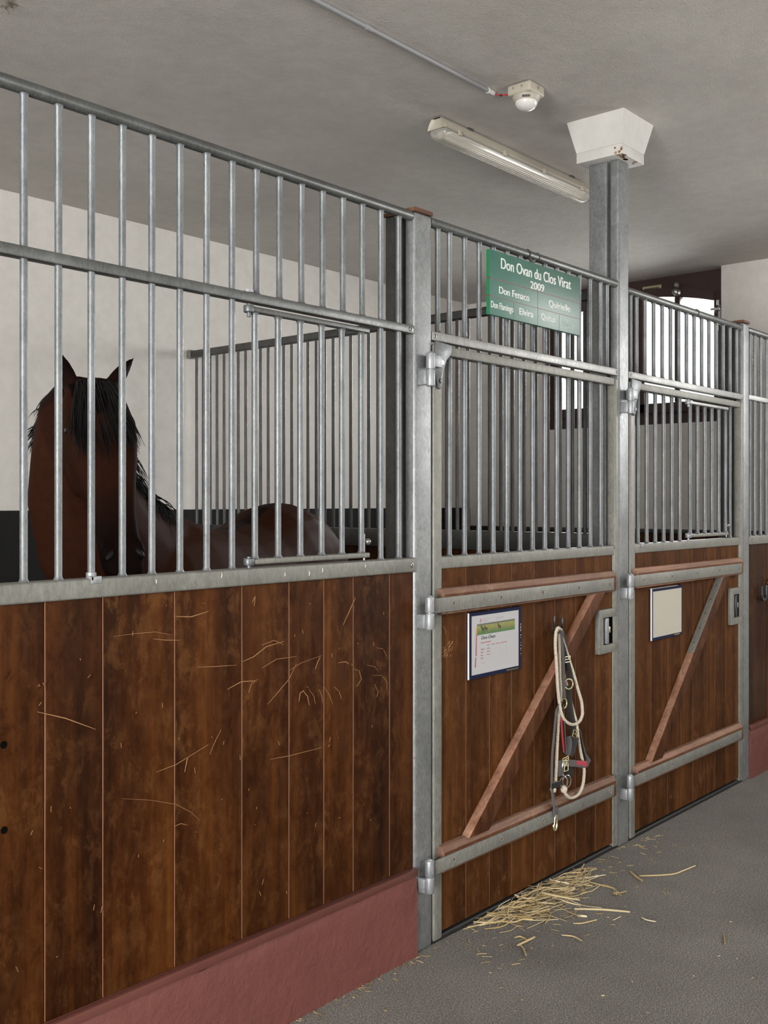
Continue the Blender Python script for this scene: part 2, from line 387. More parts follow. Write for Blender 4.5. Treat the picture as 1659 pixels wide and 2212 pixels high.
b.box(XW, XW+0.22, YF, DR[0], 0, ZC); b.box(XW, XW+0.22, DR[0], DR[1], DR[3], ZC); b.box(XW, XW+0.22, DR[0], DR[1], 0, DR[2]); b.box(XW, XW+0.22, DR[1], 0.798, 0, ZC)
b.box(XW, XW+0.22, 0.798, 2.262, 0, 2.075); b.box(XW, XW+0.22, 2.262, YB, 0, ZC)
struct(b.build('wall_right', M['wall']))
WF = ((-2.6, -0.9), (1.6, 3.3))   # openings added to the unseen aisle wall for frontal light
b = MB(); xs = [XL, WF[0][0], WF[0][1], WF[1][0], WF[1][1], XW]
for i in range(0, 6, 2): b.box(xs[i], xs[i+1], YF-0.16, YF, 0, ZC)
for a, c in WF: b.box(a, c, YF-0.16, YF, 0, 1.3); b.box(a, c, YF-0.16, YF, 2.7, ZC)
struct(b.build('wall_front', M['wall']))
# wood-clad dado of the end wall inside the far stall
b = MB()
for i in range(14):
    b.ct = random.random(); y0 = 0.06 + i*0.209
    b.box(XW-0.03, XW, y0+0.002, y0+0.207, 0.0, 1.272, 0.003)
d = struct(b.build('trim_1', M['wood']))
b = MB(); b.box(XW-0.045, XW, 0.06, YB-0.013, 1.272, 1.304, 0.004); struct(b.build('trim_2', M['galv_dark']))

def window(name, y0, y1, gy, mull, flip):
    """brown casement with an arched head; gy = glass edges, mull = mullion"""
    x0, x1 = 7.165, 7.225
    root = struct(link(name, None, None, Vector((x1, (y0+y1)/2, 2.08))))
    b = MB(); g0, g1 = gy; zs, zt, zg = 2.945, 3.035, 2.236
    def arch(y):                      # shallow arch of the glass head
        return 3.035-0.088*((y-1.512)/0.635)**2
    b.box(x0, x1, y0, g0, 2.078, ZC, 0.0); b.box(x0, x1, g1, y1, 2.078, ZC, 0.0)
    b.box(x0, x1, g0, g1, 2.078, zg, 0.0)
    N = 16; ys = [g0+(g1-g0)*i/N for i in range(N+1)]
    for i in range(N):
        b.prism([(ys[i], arch(ys[i])), (ys[i+1], arch(ys[i+1])), (ys[i+1], ZC), (ys[i], ZC)], x0, x1, axis='x')
    fr = b.build('frame', M['brown'], root); fr['kind'] = 'structure'
    # sash with a raised arched top rail
    b = MB()
    for i in range(N):
        a0, a1 = arch(ys[i]), arch(ys[i+1])
        b.prism([(ys[i], a0-0.004), (ys[i+1], a1-0.004), (ys[i+1], a1+0.062), (ys[i], a0+0.062)], x0-0.028, x0+0.002, axis='x')
    b.box(x0-0.028, x0+0.002, g0-0.055, g0, zg-0.07, arch(g0)+0.06, 0.004); b.box(x0-0.028, x0+0.002, g1, g1+0.055, zg-0.07, arch(g1)+0.06, 0.004)
    b.box(x0-0.028, x0+0.002, g0-0.055, g1+0.055, zg-0.075, zg, 0.004)
    b.box(x0-0.030, x0+0.03, mull-0.020, mull+0.020, zg, arch(mull)+0.01, 0.004)
    sa = b.build('sash', M['brown'], root)
    b = MB(); b.box(x0+0.014, x0+0.020, g0, g1, zg, max(arch(g0), arch(g1))); b.build('pane', M['pane'], sa)
    return root
w1 = window('window_1', 0.798, 1.53, (0.876, 1.415), 1.154, False)
w2 = window('window_2', 1.53, 2.262, (1.615, 2.147), 1.88, False)
# latch, paper label and stay on the first window
b = MB(); b.lathe([(0.0, 0), (0.028, 0.002), (0.030, 0.012), (0.012, 0.020), (0.010, 0.034), (0.020, 0.038), (0.021, 0.052), (0.0, 0.06)], (7.137, 1.152, 3.035), 16, 'x')
for i, p in enumerate(b.v): b.v[i] = (7.137-(p[0]-7.137), p[1], p[2])
b.lathe([(0.0, -0.055), (0.016, -0.053), (0.022, -0.045), (0.022, -0.03), (0.008, -0.02), (0.008, 0.0)], (7.137, 1.138, 3.085), 14, 'x'); b.build('latch', M['dull'], w1)
b = MB(); b.box(7.160, 7.1655, 1.29, 1.44, 3.068, 3.118); lb = b.build('sticker', plain('yellowed_label', (0.36, 0.33, 0.19), 0.6), w1)
b = MB()
for i in range(9): b.box(7.1590, 7.1605, 1.31+i*0.013, 1.319+i*0.013, 3.083, 3.103)
b.build('print', M['ink'], lb)
b = MB(); b.box(7.125, 7.16, 0.822, 0.842, 2.72, 2.92, 0.003); b.box(7.10, 7.125, 0.815, 0.885, 2.865, 2.885, 0.003); b.cyl((7.11, 0.83, 2.90), (7.11, 0.83, 2.935), 0.012); b.build('stay', M['steel'], w1)

# concrete plinth under the boards and its metal angle
def plinth(name, tname, x0, x1):
    b = MB(); nx = int((x1-x0)/0.03); rnd = random.Random(3); vs = []; fs = []
    nz = 10
    for j in range(nz+1):
        for i in range(nx+1):
            z = 0.268*j/nz; x = x0+(x1-x0)*i/nx
            y = -0.010 + rnd.uniform(-0.0012, 0.0012) + (0.004*math.sin(x*7)+0.003*math.sin(x*23+z*9))*(0.5 if j < nz else 1.0)
            if j == nz: z += 0.004*math.sin(x*31) - 0.004*max(0, math.sin(x*11+1)); y += 0.006
            vs.append((x, y, z))
    w = nx+1
    for j in range(nz):
        for i in range(nx): fs.append((j*w+i, j*w+i+1, (j+1)*w+i+1, (j+1)*w+i))
    o = len(vs); vs += [(x0, 0.055, 0), (x1, 0.055, 0), (x1, 0.055, 0.266), (x0, 0.055, 0.266)]
    fs.append((o, o+1, o+2, o+3)); fs.append(tuple([nz*w+i for i in range(w)]+[o+2, o+3])); fs.append(tuple([j*w for j in range(nz+1)]+[o+3, o])); fs.append(tuple([j*w+nx for j in range(nz+1)]+[o+2, o+1]))
    b.add(vs, fs); struct(b.build(name, M['plinth'], angle=60))
    b = MB(); b.box(x0, x1, -0.015, 0.005, 0.2665, 0.2905, 0.0015); b.box(x0, x1, 0.003, 0.05, 0.285, 0.2895, 0.001)
    struct(b.build(tname, M['kick']))
plinth('baseboard_left', 'trim_3', 0.25, 2.660)
plinth('baseboard_right', 'trim_4', 5.546, XW)

# ------------------------------------------------------------------ stall front
RY, RR = 0.0168, 0.0168       # centre and radius of the top rail
ZR = 2.451
BAR_R = 0.0090
def bar_mesh(h, r=BAR_R, n=14, mat='galv_bar', weld=True):
    b = MB(); prof = [(r+0.0035, 0.0), (r+0.002, 0.003), (r, 0.008), (r, h*0.25), (r, h*0.5), (r, h*0.75), (r, h-0.008), (r+0.002, h-0.003), (r+0.0035, h)] if weld else [(r, 0), (r, h*0.5), (r, h)]
    b.lathe(prof, (0, 0, 0), n)
    o = b.build('bar', M[mat], None, (0, 0, 0)); me = o.data; bpy.data.objects.remove(o); return me
def bolt_mesh(r=0.0075):
    b = MB(); b.lathe([(0.0, 0.0), (r, 0.0), (r*1.02, -0.0012), (r*0.80, -0.0024), (r*0.62, -0.0026), (r*0.40, -0.0012), (0.0, -0.0010)], (0, 0, 0), 16, 'y', mi=0)
    b.lathe([(0.0, -0.0022), (r*0.34, -0.0022), (r*0.34, -0.0012), (0.0, -0.0012)], (0, 0, 0), 6, 'y', mi=1)
    o = b.build('bolt', [M['steel'], M['dark']], None, (0, 0, 0)); me = o.data; bpy.data.objects.remove(o); return me
def screw_mesh(r=0.0085):
    b = MB(); b.lathe([(0.0, 0.0), (r, 0.0), (r, -0.0014), (r*0.85, -0.002), (r*0.7, -0.0006), (0.0, -0.0004)], (0, 0, 0), 16, 'y', mi=0)
    b.lathe([(0.0, -0.0010), (r*0.62, -0.0010), (r*0.62, -0.0004), (0.0, -0.0004)], (0, 0, 0), 12, 'y', mi=1)
    o = b.build('bolt', [M['galv_light'], M['cap_wood']], None, (0, 0, 0)); me = o.data; bpy.data.objects.remove(o); return me
BOLT = bolt_mesh(); SCREW = screw_mesh()
def planks(b, seams, y0, y1, z0, z1, gap=0.0046, rnd=None, bev=0.0016):
    for i in range(len(seams)-1):
        b.box(seams[i]+gap/2, seams[i+1]-gap/2, y0, y1, z0, z1, bev, 1, tone=(rnd or random).random())
    b.box(seams[0], seams[-1], y0+0.016, y1-0.002, z0+0.004, z1-0.004, mi=2)

# --- posts
def post(label, x0, x1, ztop, caps, y2=0.057, y3=0.132):
    t = thing('stall_post', label, 'post', ((x0+x1)/2, 0.06, 0.0), 'steel posts of the stall front')
    b = MB(); b.box(x0, x1, 0.0, 0.046, 0.0, ztop, 0.0115, 5); b.build('front_tube', M['galv'], t)
    b = MB(); b.box(x0, x1, y2, y3, 0.0, ztop, 0.0075, 3); b.build('rear_tube', M['galv_dark' if caps else 'galv'], t)
    b = MB(); b.box(x0+0.02, x1-0.02, 0.040, y2+0.008, 0.0, ztop-0.004); b.build('spacer', M['galv_dark'], t)
    if caps:
        b = MB(); b.box(x0-0.004, x1+0.001, -0.003, 0.047, ztop, ztop+0.0135, 0.0015, tone=0.7); b.build('cap', M['cap_wood'], t)
        b = MB(); b.box(x0-0.003, x1, y2-0.001, y3+0.003, ztop, ztop+0.013, 0.0015, tone=0.4); b.build('cap', M['cap_wood'], t)
    return t
P1 = post('galvanised steel post with brown wooden cap between the board panel and the name-board door', 2.661, 2.7545, 2.466, True)
P2 = post('tall galvanised steel column rising to the white block under the ceiling', 4.069, 4.1640, 2.995, False, 0.059, 0.148)
P3 = post('slim galvanised steel post with brown wooden cap at the latch side of the farther door', 5.4600, 5.5450, 2.466, True, 0.050, 0.140)
# white block on top of the column
b = MB(); zb = 2.994
b.prism([(4.014, -0.042), (4.222, -0.042), (4.222, 0.178), (4.014, 0.178)], zb, zb+0.045, 0.002, 'z')
bm = bmesh.new()
lo = [(4.014, -0.042), (4.222, -0.042), (4.222, 0.178), (4.014, 0.178)]; hi = [(3.975, -0.072), (4.252, -0.072), (4.252, 0.204), (3.975, 0.204)]
A = [bm.verts.new((x, y, zb+0.045)) for x, y in lo]; B = [bm.verts.new((x, y, ZC)) for x, y in hi]
bm.faces.new(A[::-1]); bm.faces.new(B)
for i in range(4): bm.faces.new((A[i], A[(i+1) % 4], B[(i+1) % 4], B[i]))
b.addbm(bm)
rnd = random.Random(5)
for i in range(16):     # chipped paint at the lower front edge
    x = 4.016+abs(rnd.gauss(0, 0.07)); y = -0.040+rnd.uniform(0, 0.03); s = rnd.uniform(0.003, 0.010)
    b.prism([(x+s*math.cos(a)*1.6, y+s*math.sin(a)) for a in (0, 1, 2.2, 3.3, 4.4, 5.4)], zb-0.0006, zb+0.0003, axis='z', mi=1)
for i in range(9):
    y = -0.041+rnd.uniform(0.0, 0.035); z = zb+0.004+abs(rnd.gauss(0, 0.03)); s = rnd.uniform(0.002, 0.006)
    if z < zb+0.044: b.prism([(y+s*math.cos(a), z+s*1.5*math.sin(a)) for a in (0, 1, 2.2, 3.3, 4.4, 5.4)], 4.0134, 4.0142, axis='x', mi=1)
cp = b.build('column_capital', [M['capital'], M['chip']])
tag(cp, 'white flared block with chipped paint where the column meets the ceiling', 'capital')

# --- left board panel with feed hatch
LP = thing('stall_barrier', 'long varnished board panel with barred grille and feed hatch in front of the horse', 'barrier', (1.5, 0.02, 0.29), 'board panels of the stall front')
XA = 0.30
b = MB(); b.cyl((XA, RY, ZR), (2.658, RY, ZR), RR, 20, 0.004); b.build('top_rail', M['galv_rail'], LP)
b = MB(); b.box(XA, 2.6600, 0.0, 0.031, 2.0575, 2.0845, 0.003); mid = b.build('middle_rail', M['galv_rail'], LP)
b = MB(); b.box(XA, 2.6640, -0.005, 0.046, 1.2690, 1.3165, 0.006, 3); sill = b.build('sill_rail', M['galv_dusty'], LP)
share('bolt', BOLT, LP, (2.640, -0.0002, 2.071)); share('bolt', BOLT, LP, (2.640, -0.0052, 1.2925))
b = MB(); rnd = random.Random(31)
for x, z in ((2.061, 1.2918), (2.160, 1.2907), (2.408, 1.3005), (2.216, 1.298), (1.826, 1.303), (1.61, 1.298)):
    b = MB(); b.ribbon([(x, -0.0053, z+0.006), (x+0.002, -0.0055, z), (x+rnd.uniform(-0.002, 0.002), -0.0053, z-rnd.uniform(0.003, 0.008))], 0.0022, 0.001); b.build('splash', M['white_edge'], LP)
sl = [XA, 0.52, 0.72, 0.93, 1.12, 1.305, 1.462, 1.679, 1.910, 2.091, 2.236, 2.367, 2.541, 2.6625]
b = MB(); rnd = random.Random(11)
tones = [0.5, 0.3, 0.6, 0.4, 0.42, 0.36, 0.60, 0.55, 0.34, 0.32, 0.62, 0.45, 0.30]
for i in range(len(sl)-1): b.box(sl[i]+0.0022, sl[i+1]-0.0022, 0.008, 0.046, 0.2905, 1.2695, 0.0018, 1, tone=tones[i])
b.box(sl[0], sl[-1], 0.026, 0.044, 0.292, 1.268, mi=3)
for s in sl[5:-1]: b.box(s+0.0008, s+0.0030, 0.0095, 0.013, 0.292, 1.268, mi=2)      # pale strip in each joint paints the groove's lit side
SCR=[[(1.495,1.170),(1.558,1.171),(1.620,1.169),(1.675,1.155)],
[(1.612,1.152),(1.651,1.145),(1.696,1.140)],
[(1.683,1.203),(1.733,1.198),(1.792,1.208)],
[(1.754,1.063),(1.818,1.057),(1.889,1.052)],
[(1.912,1.059),(1.954,1.068),(2.002,1.091),(2.070,1.099)],
[(1.982,1.097),(2.031,1.106),(2.070,1.090)],
[(1.987,1.033),(2.041,1.051),(2.121,1.050)],
[(2.085,1.010),(2.141,1.029),(2.226,1.041)],
[(2.006,0.927),(2.041,0.951),(2.090,0.987),(2.121,1.028)],
[(1.858,0.990),(1.908,1.004),(1.963,1.000)],
[(1.935,0.969),(1.945,0.992),(1.968,1.003)],
[(2.131,0.916),(2.136,0.941),(2.152,0.946)],
[(2.147,0.947),(2.167,0.926),(2.173,0.899)],
[(2.173,0.947),(2.194,0.922),(2.199,0.899)],
[(2.215,0.941),(2.226,0.921),(2.231,0.898)],
[(2.237,0.946),(2.258,0.920),(2.275,0.887)],
[(2.280,0.940),(2.303,0.922),(2.314,0.897)],
[(2.297,1.010),(2.331,1.010),(2.348,1.001)],
[(2.365,0.983),(2.394,0.975),(2.404,0.947),(2.383,0.926)],
[(2.430,0.987),(2.466,0.979),(2.484,0.964)],
[(2.454,0.952),(2.502,0.946),(2.527,0.923),(2.527,0.899)],
[(2.466,0.923),(2.484,0.896),(2.478,0.881)],
[(2.472,1.038),(2.508,1.030),(2.527,1.004)],
[(2.199,1.003),(2.210,1.024),(2.220,1.038)],
[(1.517,0.766),(1.604,0.743),(1.683,0.715),(1.733,0.683),(1.762,0.655)],
[(1.679,0.659),(1.700,0.661),(1.723,0.651)],
[(2.320,1.123),(2.354,1.171),(2.377,1.204)],
[(2.016,0.769),(2.090,0.765),(2.226,0.765)],
[(1.287,1.016),(1.359,0.990),(1.442,0.950)],
[(1.949,1.220),(1.959,1.237),(1.956,1.209)],
[(1.796,0.824),(1.818,0.860),(1.836,0.884)],
[(1.620,0.811),(1.683,0.818),(1.792,0.851)],
[(1.712,0.793),(1.720,0.824),(1.723,0.827)]]
rnd = random.Random(21)
for st in SCR:
    p = [(x, z) for x, z in st]; q = []
    for i in range(len(p)-1):
        for k in range(5):
            u = k/5.0; q.append((p[i][0]+(p[i+1][0]-p[i][0])*u, 0.0076, p[i][1]+(p[i+1][1]-p[i][1])*u))
    q.append((p[-1][0], 0.0076, p[-1][1])); n_ = len(q)
    w = rnd.choice((0.0011, 0.0016, 0.0024)); b.ribbon(q, [w*(0.35+0.65*math.sin(PI*(i+0.6)/(n_+0.2))) for i in range(n_)], 0.0010, (0.75, 0, -0.66), mi=1)
for i in range(60):
    x = rnd.uniform(1.2, 2.62); z = rnd.uniform(0.35, 1.24); a = rnd.uniform(0, PI); d = rnd.uniform(0.002, 0.009)
    b.ribbon([(x, 0.0076, z), (x+d*math.cos(a), 0.0076, z+d*math.sin(a)*2)], 0.0011, 0.0010, (math.sin(a), 0, -math.cos(a)), mi=1)
for x, z in ((1.203, 0.955), (1.204, 0.763)):
    b.lathe([(0.0, -0.0006), (0.0085, -0.0006), (0.0085, 0.0004), (0.0, 0.0004)], (x, 0.008, z), 12, 'y', mi=3)
b.build('board_panel', [M['wood'], M['scratch'], M['edge'], M['dark']], LP)
BX = [1.257+0.0893*k for k in range(-10, 16)]
bm_full = bar_mesh(2.436-1.3165); bm_top = bar_mesh(2.436-2.0845)
for k, x in enumerate(BX):
    i = k-10
    if x < XA+0.03: continue
    if 8 <= i <= 13: share('bar', bm_top, LP, (x, RY, 2.0845))
    else: share('bar', bm_full, LP, (x, RY, 1.3165))
# small clip round the foot of the third bar
b = MB(); x = BX[12]; b.box(x-0.016, x+0.014, -0.0075, -0.004, 1.304, 1.322, 0.002); b.box(x-0.016, x-0.008, -0.0075, 0.016, 1.311, 1.322, 0.002); b.cyl((x, RY, 1.312), (x, RY, 1.330), 0.0125, 14); b.build('clip', M['hinge'], LP)
def hatch(parent, xk, xe, bars, z0, z1, y, rail='galv_rail', ball=True, up=1):
    """hinged grille leaf: knuckle at xk, free end at xe"""
    b = MB(); b.box(xk+0.012, xe, y-0.011, y+0.011, z1-0.016, z1, 0.004, 3); h = b.build('hatch', M[rail], parent)
    b = MB(); b.box(xk+0.012, xe, y-0.011, y+0.011, z0, z0+0.016, 0.004, 3); b.build('bottom_rail', M['galv_dusty'], h)
    for z, s in ((z1-0.018, 1), (z0-0.002, -1)):
        b = MB(); b.cyl((xk, y, z), (xk, y, z+0.020), 0.0155, 18, 0.003); b.cyl((xk, y, z-0.012), (xk, y, z+0.024), 0.006, 10); b.build('knuckle', M['galv_bar'] if rail == 'galv_rail' else M['hinge'], h)
        if s > 0 and parent == LP:
            b = MB(); b.lathe([(0.0, 0), (0.013, 0), (0.013, 0.008), (0, 0.010)], (xk, y, 2.0845), 8); b.build('bolt', M['hinge'], h)
    me = bar_mesh(z1-z0-0.032, 0.0092)
    for x in bars: share('bar', me, h, (x, y, z0+0.016))
    b = MB(); x = bars[-1]; b.tube([(x+0.013, y, z0-0.008), (x+0.013, y, z0+0.075)], 0.0035, 8); b.lathe([(0, -0.0105), (0.006, -0.009), (0.0105, -0.003), (0.0105, 0.003), (0.006, 0.009), (0, 0.0105)], (x+0.026, y-0.004, z0+0.050), 14); b.cyl((x+0.010, y, z0+0.05), (x+0.022, y-0.003, z0+0.05), 0.003, 8); b.build('latch', M['dull'], h)
    return h
hatch(LP, 1.938, 2.437, [1.960+0.0893*k for k in range(6)], 1.326, 2.047, 0.010)
# polished stop rod on the post side of the hatch
# --- fixed grilles above the doors
def overhead(label, x0, x1, bars, zr=ZR):
    t = thing('overhead_grille', label, 'grille', ((x0+x1)/2, RY, 2.05), 'fixed grilles above the stall doors')
    b = MB(); b.cyl((x0, RY, zr), (x1, RY, zr), RR, 20, 0.004); b.build('top_rail', M['galv_rail'], t)
    b = MB(); b.box(x0+0.001, x1-0.001, 0.0, 0.031, 2.049, 2.079, 0.003); b.build('bottom_rail', M['galv_light'], t)
    me = bar_mesh(zr-0.015-2.079)
    for x in bars: share('bar', me, t, (x, RY, 2.079))
    for x in (x0+0.014, x1-0.014): share('bolt', BOLT, t, (x, -0.0002, 2.064))
    return t
O1 = overhead('fixed barred grille over the door, the green name board hanging in front of it', 2.7555, 4.068, [2.805]+[2.872+0.0885*k for k in range(13)]+[3.993])
O2 = overhead('fixed barred grille over the farther door, bright window seen through it', 4.165, 5.459, [4.206, 4.264]+[4.347+0.0883*k for k in range(13)], 2.438)
# cloth-like ring round the second top rail
b = MB(); b.torus((4.895, RY, 2.438), 0.0185, 0.0022, Matrix.Rotation(PI/2, 3, 'Z')); b.build('wire_loop', M['galv_dark'], O2)

def smooth(pts, n=6):
    P = [Vector(p) for p in pts]; out = []
    for i in range(len(P)-1):
        p0 = P[max(i-1, 0)]; p1 = P[i]; p2 = P[i+1]; p3 = P[min(i+2, len(P)-1)]
        for k in range(n):
            t = k/n; out.append(0.5*((2*p1)+(p2-p0)*t+(2*p0-5*p1+4*p2-p3)*t*t+(3*p1-p0-3*p2+p3)*t**3))
    out.append(P[-1]); return out

# ------------------------------------------------------------------ stall doors
def knuckle(parent, x, y, z0, z1, low, name):
    b = MB()
    b.cyl((x, y, z0), (x, y, z1), 0.0155, 20, 0.002)
    if low:
        b.box(x-0.026, x-0.008, y+0.002, 0.004, z0+0.003, z1-0.002, 0.004)
    else:
        b.lathe([(0.010, z1), (0.008, z1+0.004), (0.0, z1+0.006)], (x, y, 0), 14); b.cyl((x, y, z0-0.003), (x, y, z0), 0.011, 14)
    return b.build(name, M['hinge'], parent)
def worn_lit(o, lim):  # faces not turned frontwards get paler wood: wear plus painted light
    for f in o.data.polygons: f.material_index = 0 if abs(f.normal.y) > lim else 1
def ledger(parent, x0, x1, z0, z1):
    b = MB(); b.ct = random.random()
    b.prism([(0.006, z0), (-0.024, z0+0.001), (-0.030, z0+0.007), (-0.030, z1-0.020), (-0.016, z1), (0.006, z1+0.001)], x0, x1, 0.0022, 'x')
    b.mi = [0]*len(b.f); o = b.build('ledger', [M['ledger_front'], M['ledger']], parent); worn_lit(o, 0.9); return o
def strap(parent, post_, x0, x1, z0, z1, hinge_x):
    b = MB(); b.box(x0, x1, -0.0365, -0.0300, z0, z1, 0.0016)
    s = b.build('hinge_strap', M['galv_dusty'], parent)
    L = x1-x0
    for f in (0.085, 0.317, 0.545, 0.765, 0.972): share('bolt', SCREW, s, (x0+f*L, -0.0365, (z0+z1)/2+0.002))
    zm = (z0+z1)/2
    knuckle(s, hinge_x, -0.033, zm-0.020, zm+0.032, False, 'knuckle')
    knuckle(post_, hinge_x, -0.033, zm-0.076, zm-0.023, True, 'hinge_pin')
def lock(parent, x0, x1, z0, z1):
    w = 0.035; b = MB()
    b.prism([(x0, z0), (x1, z0), (x1, z0+w), (x0+w, z0+w), (x0+w, z1-w), (x1, z1-w), (x1, z1), (x0, z1)], -0.014, 0.012, 0.0022)
    p = b.build('lock_plate', M['galv_dusty'], parent)
    b = MB(); b.box(x0+w-0.004, x1+0.004, 0.0035, 0.010, z0+w-0.004, z1-w+0.004); b.build('recess_shade', M['dark'], p)  # flat black plate over the boards, painted as the recess's shade
    xm = x0+w+0.042; b = MB(); b.box(xm-0.013, xm+0.013, -0.010, 0.004, z0+w+0.003, z1-w-0.004, 0.003); b.build('lever', M['hinge'] if parent.name == 'stall_gate' else M['blacksteel'], p)
    b = MB(); b.cyl((xm+0.008, -0.002, (z0+z1)/2+0.004), (xm+0.024, -0.002, (z0+z1)/2+0.004), 0.006, 12); b.box(xm+0.016, xm+0.030, -0.008, 0.004, (z0+z1)/2-0.010, (z0+z1)/2+0.016, 0.003); b.build('catch', M['brass_pale'] if parent.name == 'stall_gate' else M['steel'], p)
def brace(parent, l0, l1, r0, r1, zb_, zt_, strip=None):
    b = MB(); b.ct = random.random(); b.prism([(l0, zb_), (r0, zb_), (r1, zt_), (l1, zt_)], -0.030, 0.006, 0.0016)
    o = b.build('brace', [M['brace_front'], M['brace']], parent); worn_lit(o, 0.9)
    if strip:
        f = strip; a0 = (l0+(l1-l0)*f, zb_+(zt_-zb_)*f); a1 = (l1-0.004, zt_-0.004)
        d = Vector((a1[0]-a0[0], a1[1]-a0[1])).normalized(); nn = Vector((-d.y, d.x))*0.004
        b = MB(); b.prism([a0, a1, (a1[0]+nn.x, a1[1]+nn.y), (a0[0]+nn.x, a0[1]+nn.y)], -0.031, 0.004, 0.0008)
        for k in range(5):
            q = 0.12+0.19*k; x = a0[0]+(a1[0]-a0[0])*q+nn.x*1.1; z = a0[1]+(a1[1]-a0[1])*q+nn.y*1.1
            b.cyl((x, -0.013, z), (x+nn.x*0.25, -0.013, z+nn.y*0.25), 0.004, 10, mi=1)
        b.build('metal_strip', [M['galv_dusty'], M['cap_wood']], o)
    return o
class Tones:
    k = 0
    def random(self):
        self.k += 1; return (0.58, 0.42, 0.52, 0.40, 0.34, 0.46, 0.30, 0.95)[(self.k-1) % 8]
def door(label, x0, x1, seams, bars, post_, lockx, br, group, toprail_end=None, kx=0.0, strip=None):
    t = thing('stall_gate', label, 'stall door', ((x0+x1)/2, 0.02, 0.0), group)
    sw = 0.047
    b = MB()
    b.box(x0, x0+sw, -0.002, 0.040, 0.010, 2.036, 0.007, 4); b.box(x1-0.029, x1, -0.002, 0.040, 0.012, 2.036, 0.006, 3); b.box(x1-0.046, x1-0.020, 0.0, 0.038, 0.014, 1.300, 0.003)
    b.box(x0+sw-0.008, x1-0.038, -0.0018, 0.0385, 2.005, 2.0355, 0.003); b.box(x0+sw-0.010, x1-0.038, -0.0022, 0.0405, 1.272, 1.3135, 0.005, 3)
    b.box(x0+sw-0.008, x1-0.038, 0.018, 0.040, 0.026, 0.06)
    b.build('frame', M['galv_dusty'], t)
    b = MB(); planks(b, seams, 0.006, 0.034, 0.030, 1.273, rnd=Tones())
    for s in seams[1:-1]: b.box(s+0.0006, s+0.0028, 0.0078, 0.011, 0.031, 1.272, mi=1)  # pale strips paint light on one side of each joint
    b.build('board_panel', [M['wood_door'], M['edge'], M['dark']], t)
    me = bar_mesh(2.0055-1.3135)
    for x in bars: share('bar', me, t, (x, RY+0.002, 1.3135))
    ledger(t, x0+0.020, x1-0.072, 1.118, 1.206); ledger(t, x0+0.021, x1-0.074, 0.243, 0.331)
    strap(t, post_, x0-0.040, x1-0.106, 1.129, 1.179, x0-0.063); strap(t, post_, x0-0.038, x1-0.104, 0.256, 0.303, x0-0.063)
    # upper hinge on a gusset plate
    b = MB(); b.prism([(x0+0.002, 2.046), (x0+0.092, 2.040), (x0+0.086, 2.008), (x0+0.060, 1.985), (x0+0.042, 1.945), (x0+0.036, 1.893), (x0+0.024, 1.884), (x0+0.010, 1.890), (x0-0.004, 1.950), (x0-0.004, 2.0)], -0.010, -0.002, 0.0012)
    g = b.build('gusset', M['galv_bar'], t)
    b = MB(); b.cyl((x0+0.030, -0.010, 1.975), (x0+0.030, -0.017, 1.975), 0.0075, 8); b.build('bolt', M['steel'], g)
    b = MB(); b.cyl((x0+0.028, -0.010, 1.913), (x0+0.028, -0.0135, 1.913), 0.0085, 8); b.build('bolt', M['blacksteel'], g)
    b = MB(); b.box(x0-0.050, x0+0.004, -0.036, -0.006, 1.952, 1.994, 0.003); b.build('hinge_arm', M['hinge'], g)
    knuckle(g, x0-0.058, -0.033, 1.942, 1.996, False, 'knuckle'); knuckle(post_, x0-0.058, -0.033, 1.886, 1.940, True, 'hinge_pin')
    lock(t, *lockx); brace(t, *br, strip=strip)
    return t
D1 = door('board-and-bar stall door hung with rope and halter, a printed notice on it', 2.7610, 4.064, [2.800, 2.955, 3.100, 3.243, 3.400, 3.553, 3.713, 3.873, 4.022],
          [2.874+0.0889*k for k in range(13)], P1, (3.874, 4.014, 0.860, 1.046), (2.925, 3.812, 3.045, 3.893, 0.328, 1.121), 'stall doors')
D2 = door('farther stall door with an empty ivory sheet and a metal strip on its brace', 4.1720, 5.4550, [4.212, 4.391, 4.561, 4.706, 4.839, 4.973, 5.105, 5.239, 5.408],
          [4.281+0.0869*k for k in range(6)]+[5.324], P2, (5.268, 5.402, 0.858, 1.050), (4.322, 5.120, 4.430, 5.205, 0.326, 1.121), 'stall doors', strip=0.56)
hatch(D2, 4.795, 5.262, [4.812+0.0863*k for k in range(6)], 1.328, 1.996, 0.010, 'galv_light')
b = MB(); x = 4.283; b.box(x-0.016, x+0.020, -0.006, -0.003, 1.296, 1.318, 0.002); b.box(x-0.016, x-0.008, -0.006, 0.02, 1.309, 1.318, 0.002); b.box(x+0.012, x+0.020, -0.006, 0.02, 1.309, 1.318, 0.002); b.build('clip', M['hinge'], D2)
# two coat hooks screwed to the first door
for x, z in ((3.500, 1.040), (3.560, 1.028)):
    b = MB(); b.tube([(x+0.034, 0.0062, z-0.056), (x+0.032, -0.006, z-0.057), (x+0.018, -0.016, z-0.050), (x+0.002, -0.021, z-0.028), (x, -0.0225, z-0.008), (x, -0.0225, z+0.008), (x, -0.022, z+0.016)], [0.0045, 0.0045, 0.0048, 0.0050, 0.0052, 0.0052, 0.003], 10)
    b.build('coat_hook', M['blacksteel'], D1)
b = MB()
for i in range(26):
    x = 2.845+random.gauss(0, 0.018); z = 0.985+random.gauss(0, 0.016)-(x-2.845)*-0.6; a = random.uniform(0.4, 1.3); d = random.uniform(0.006, 0.02)
    b.ribbon([(x, 0.0056, z), (x+d*math.cos(a), 0.0056, z+d*math.sin(a))], 0.0011, 0.001, (math.sin(a), 0, -math.cos(a)))
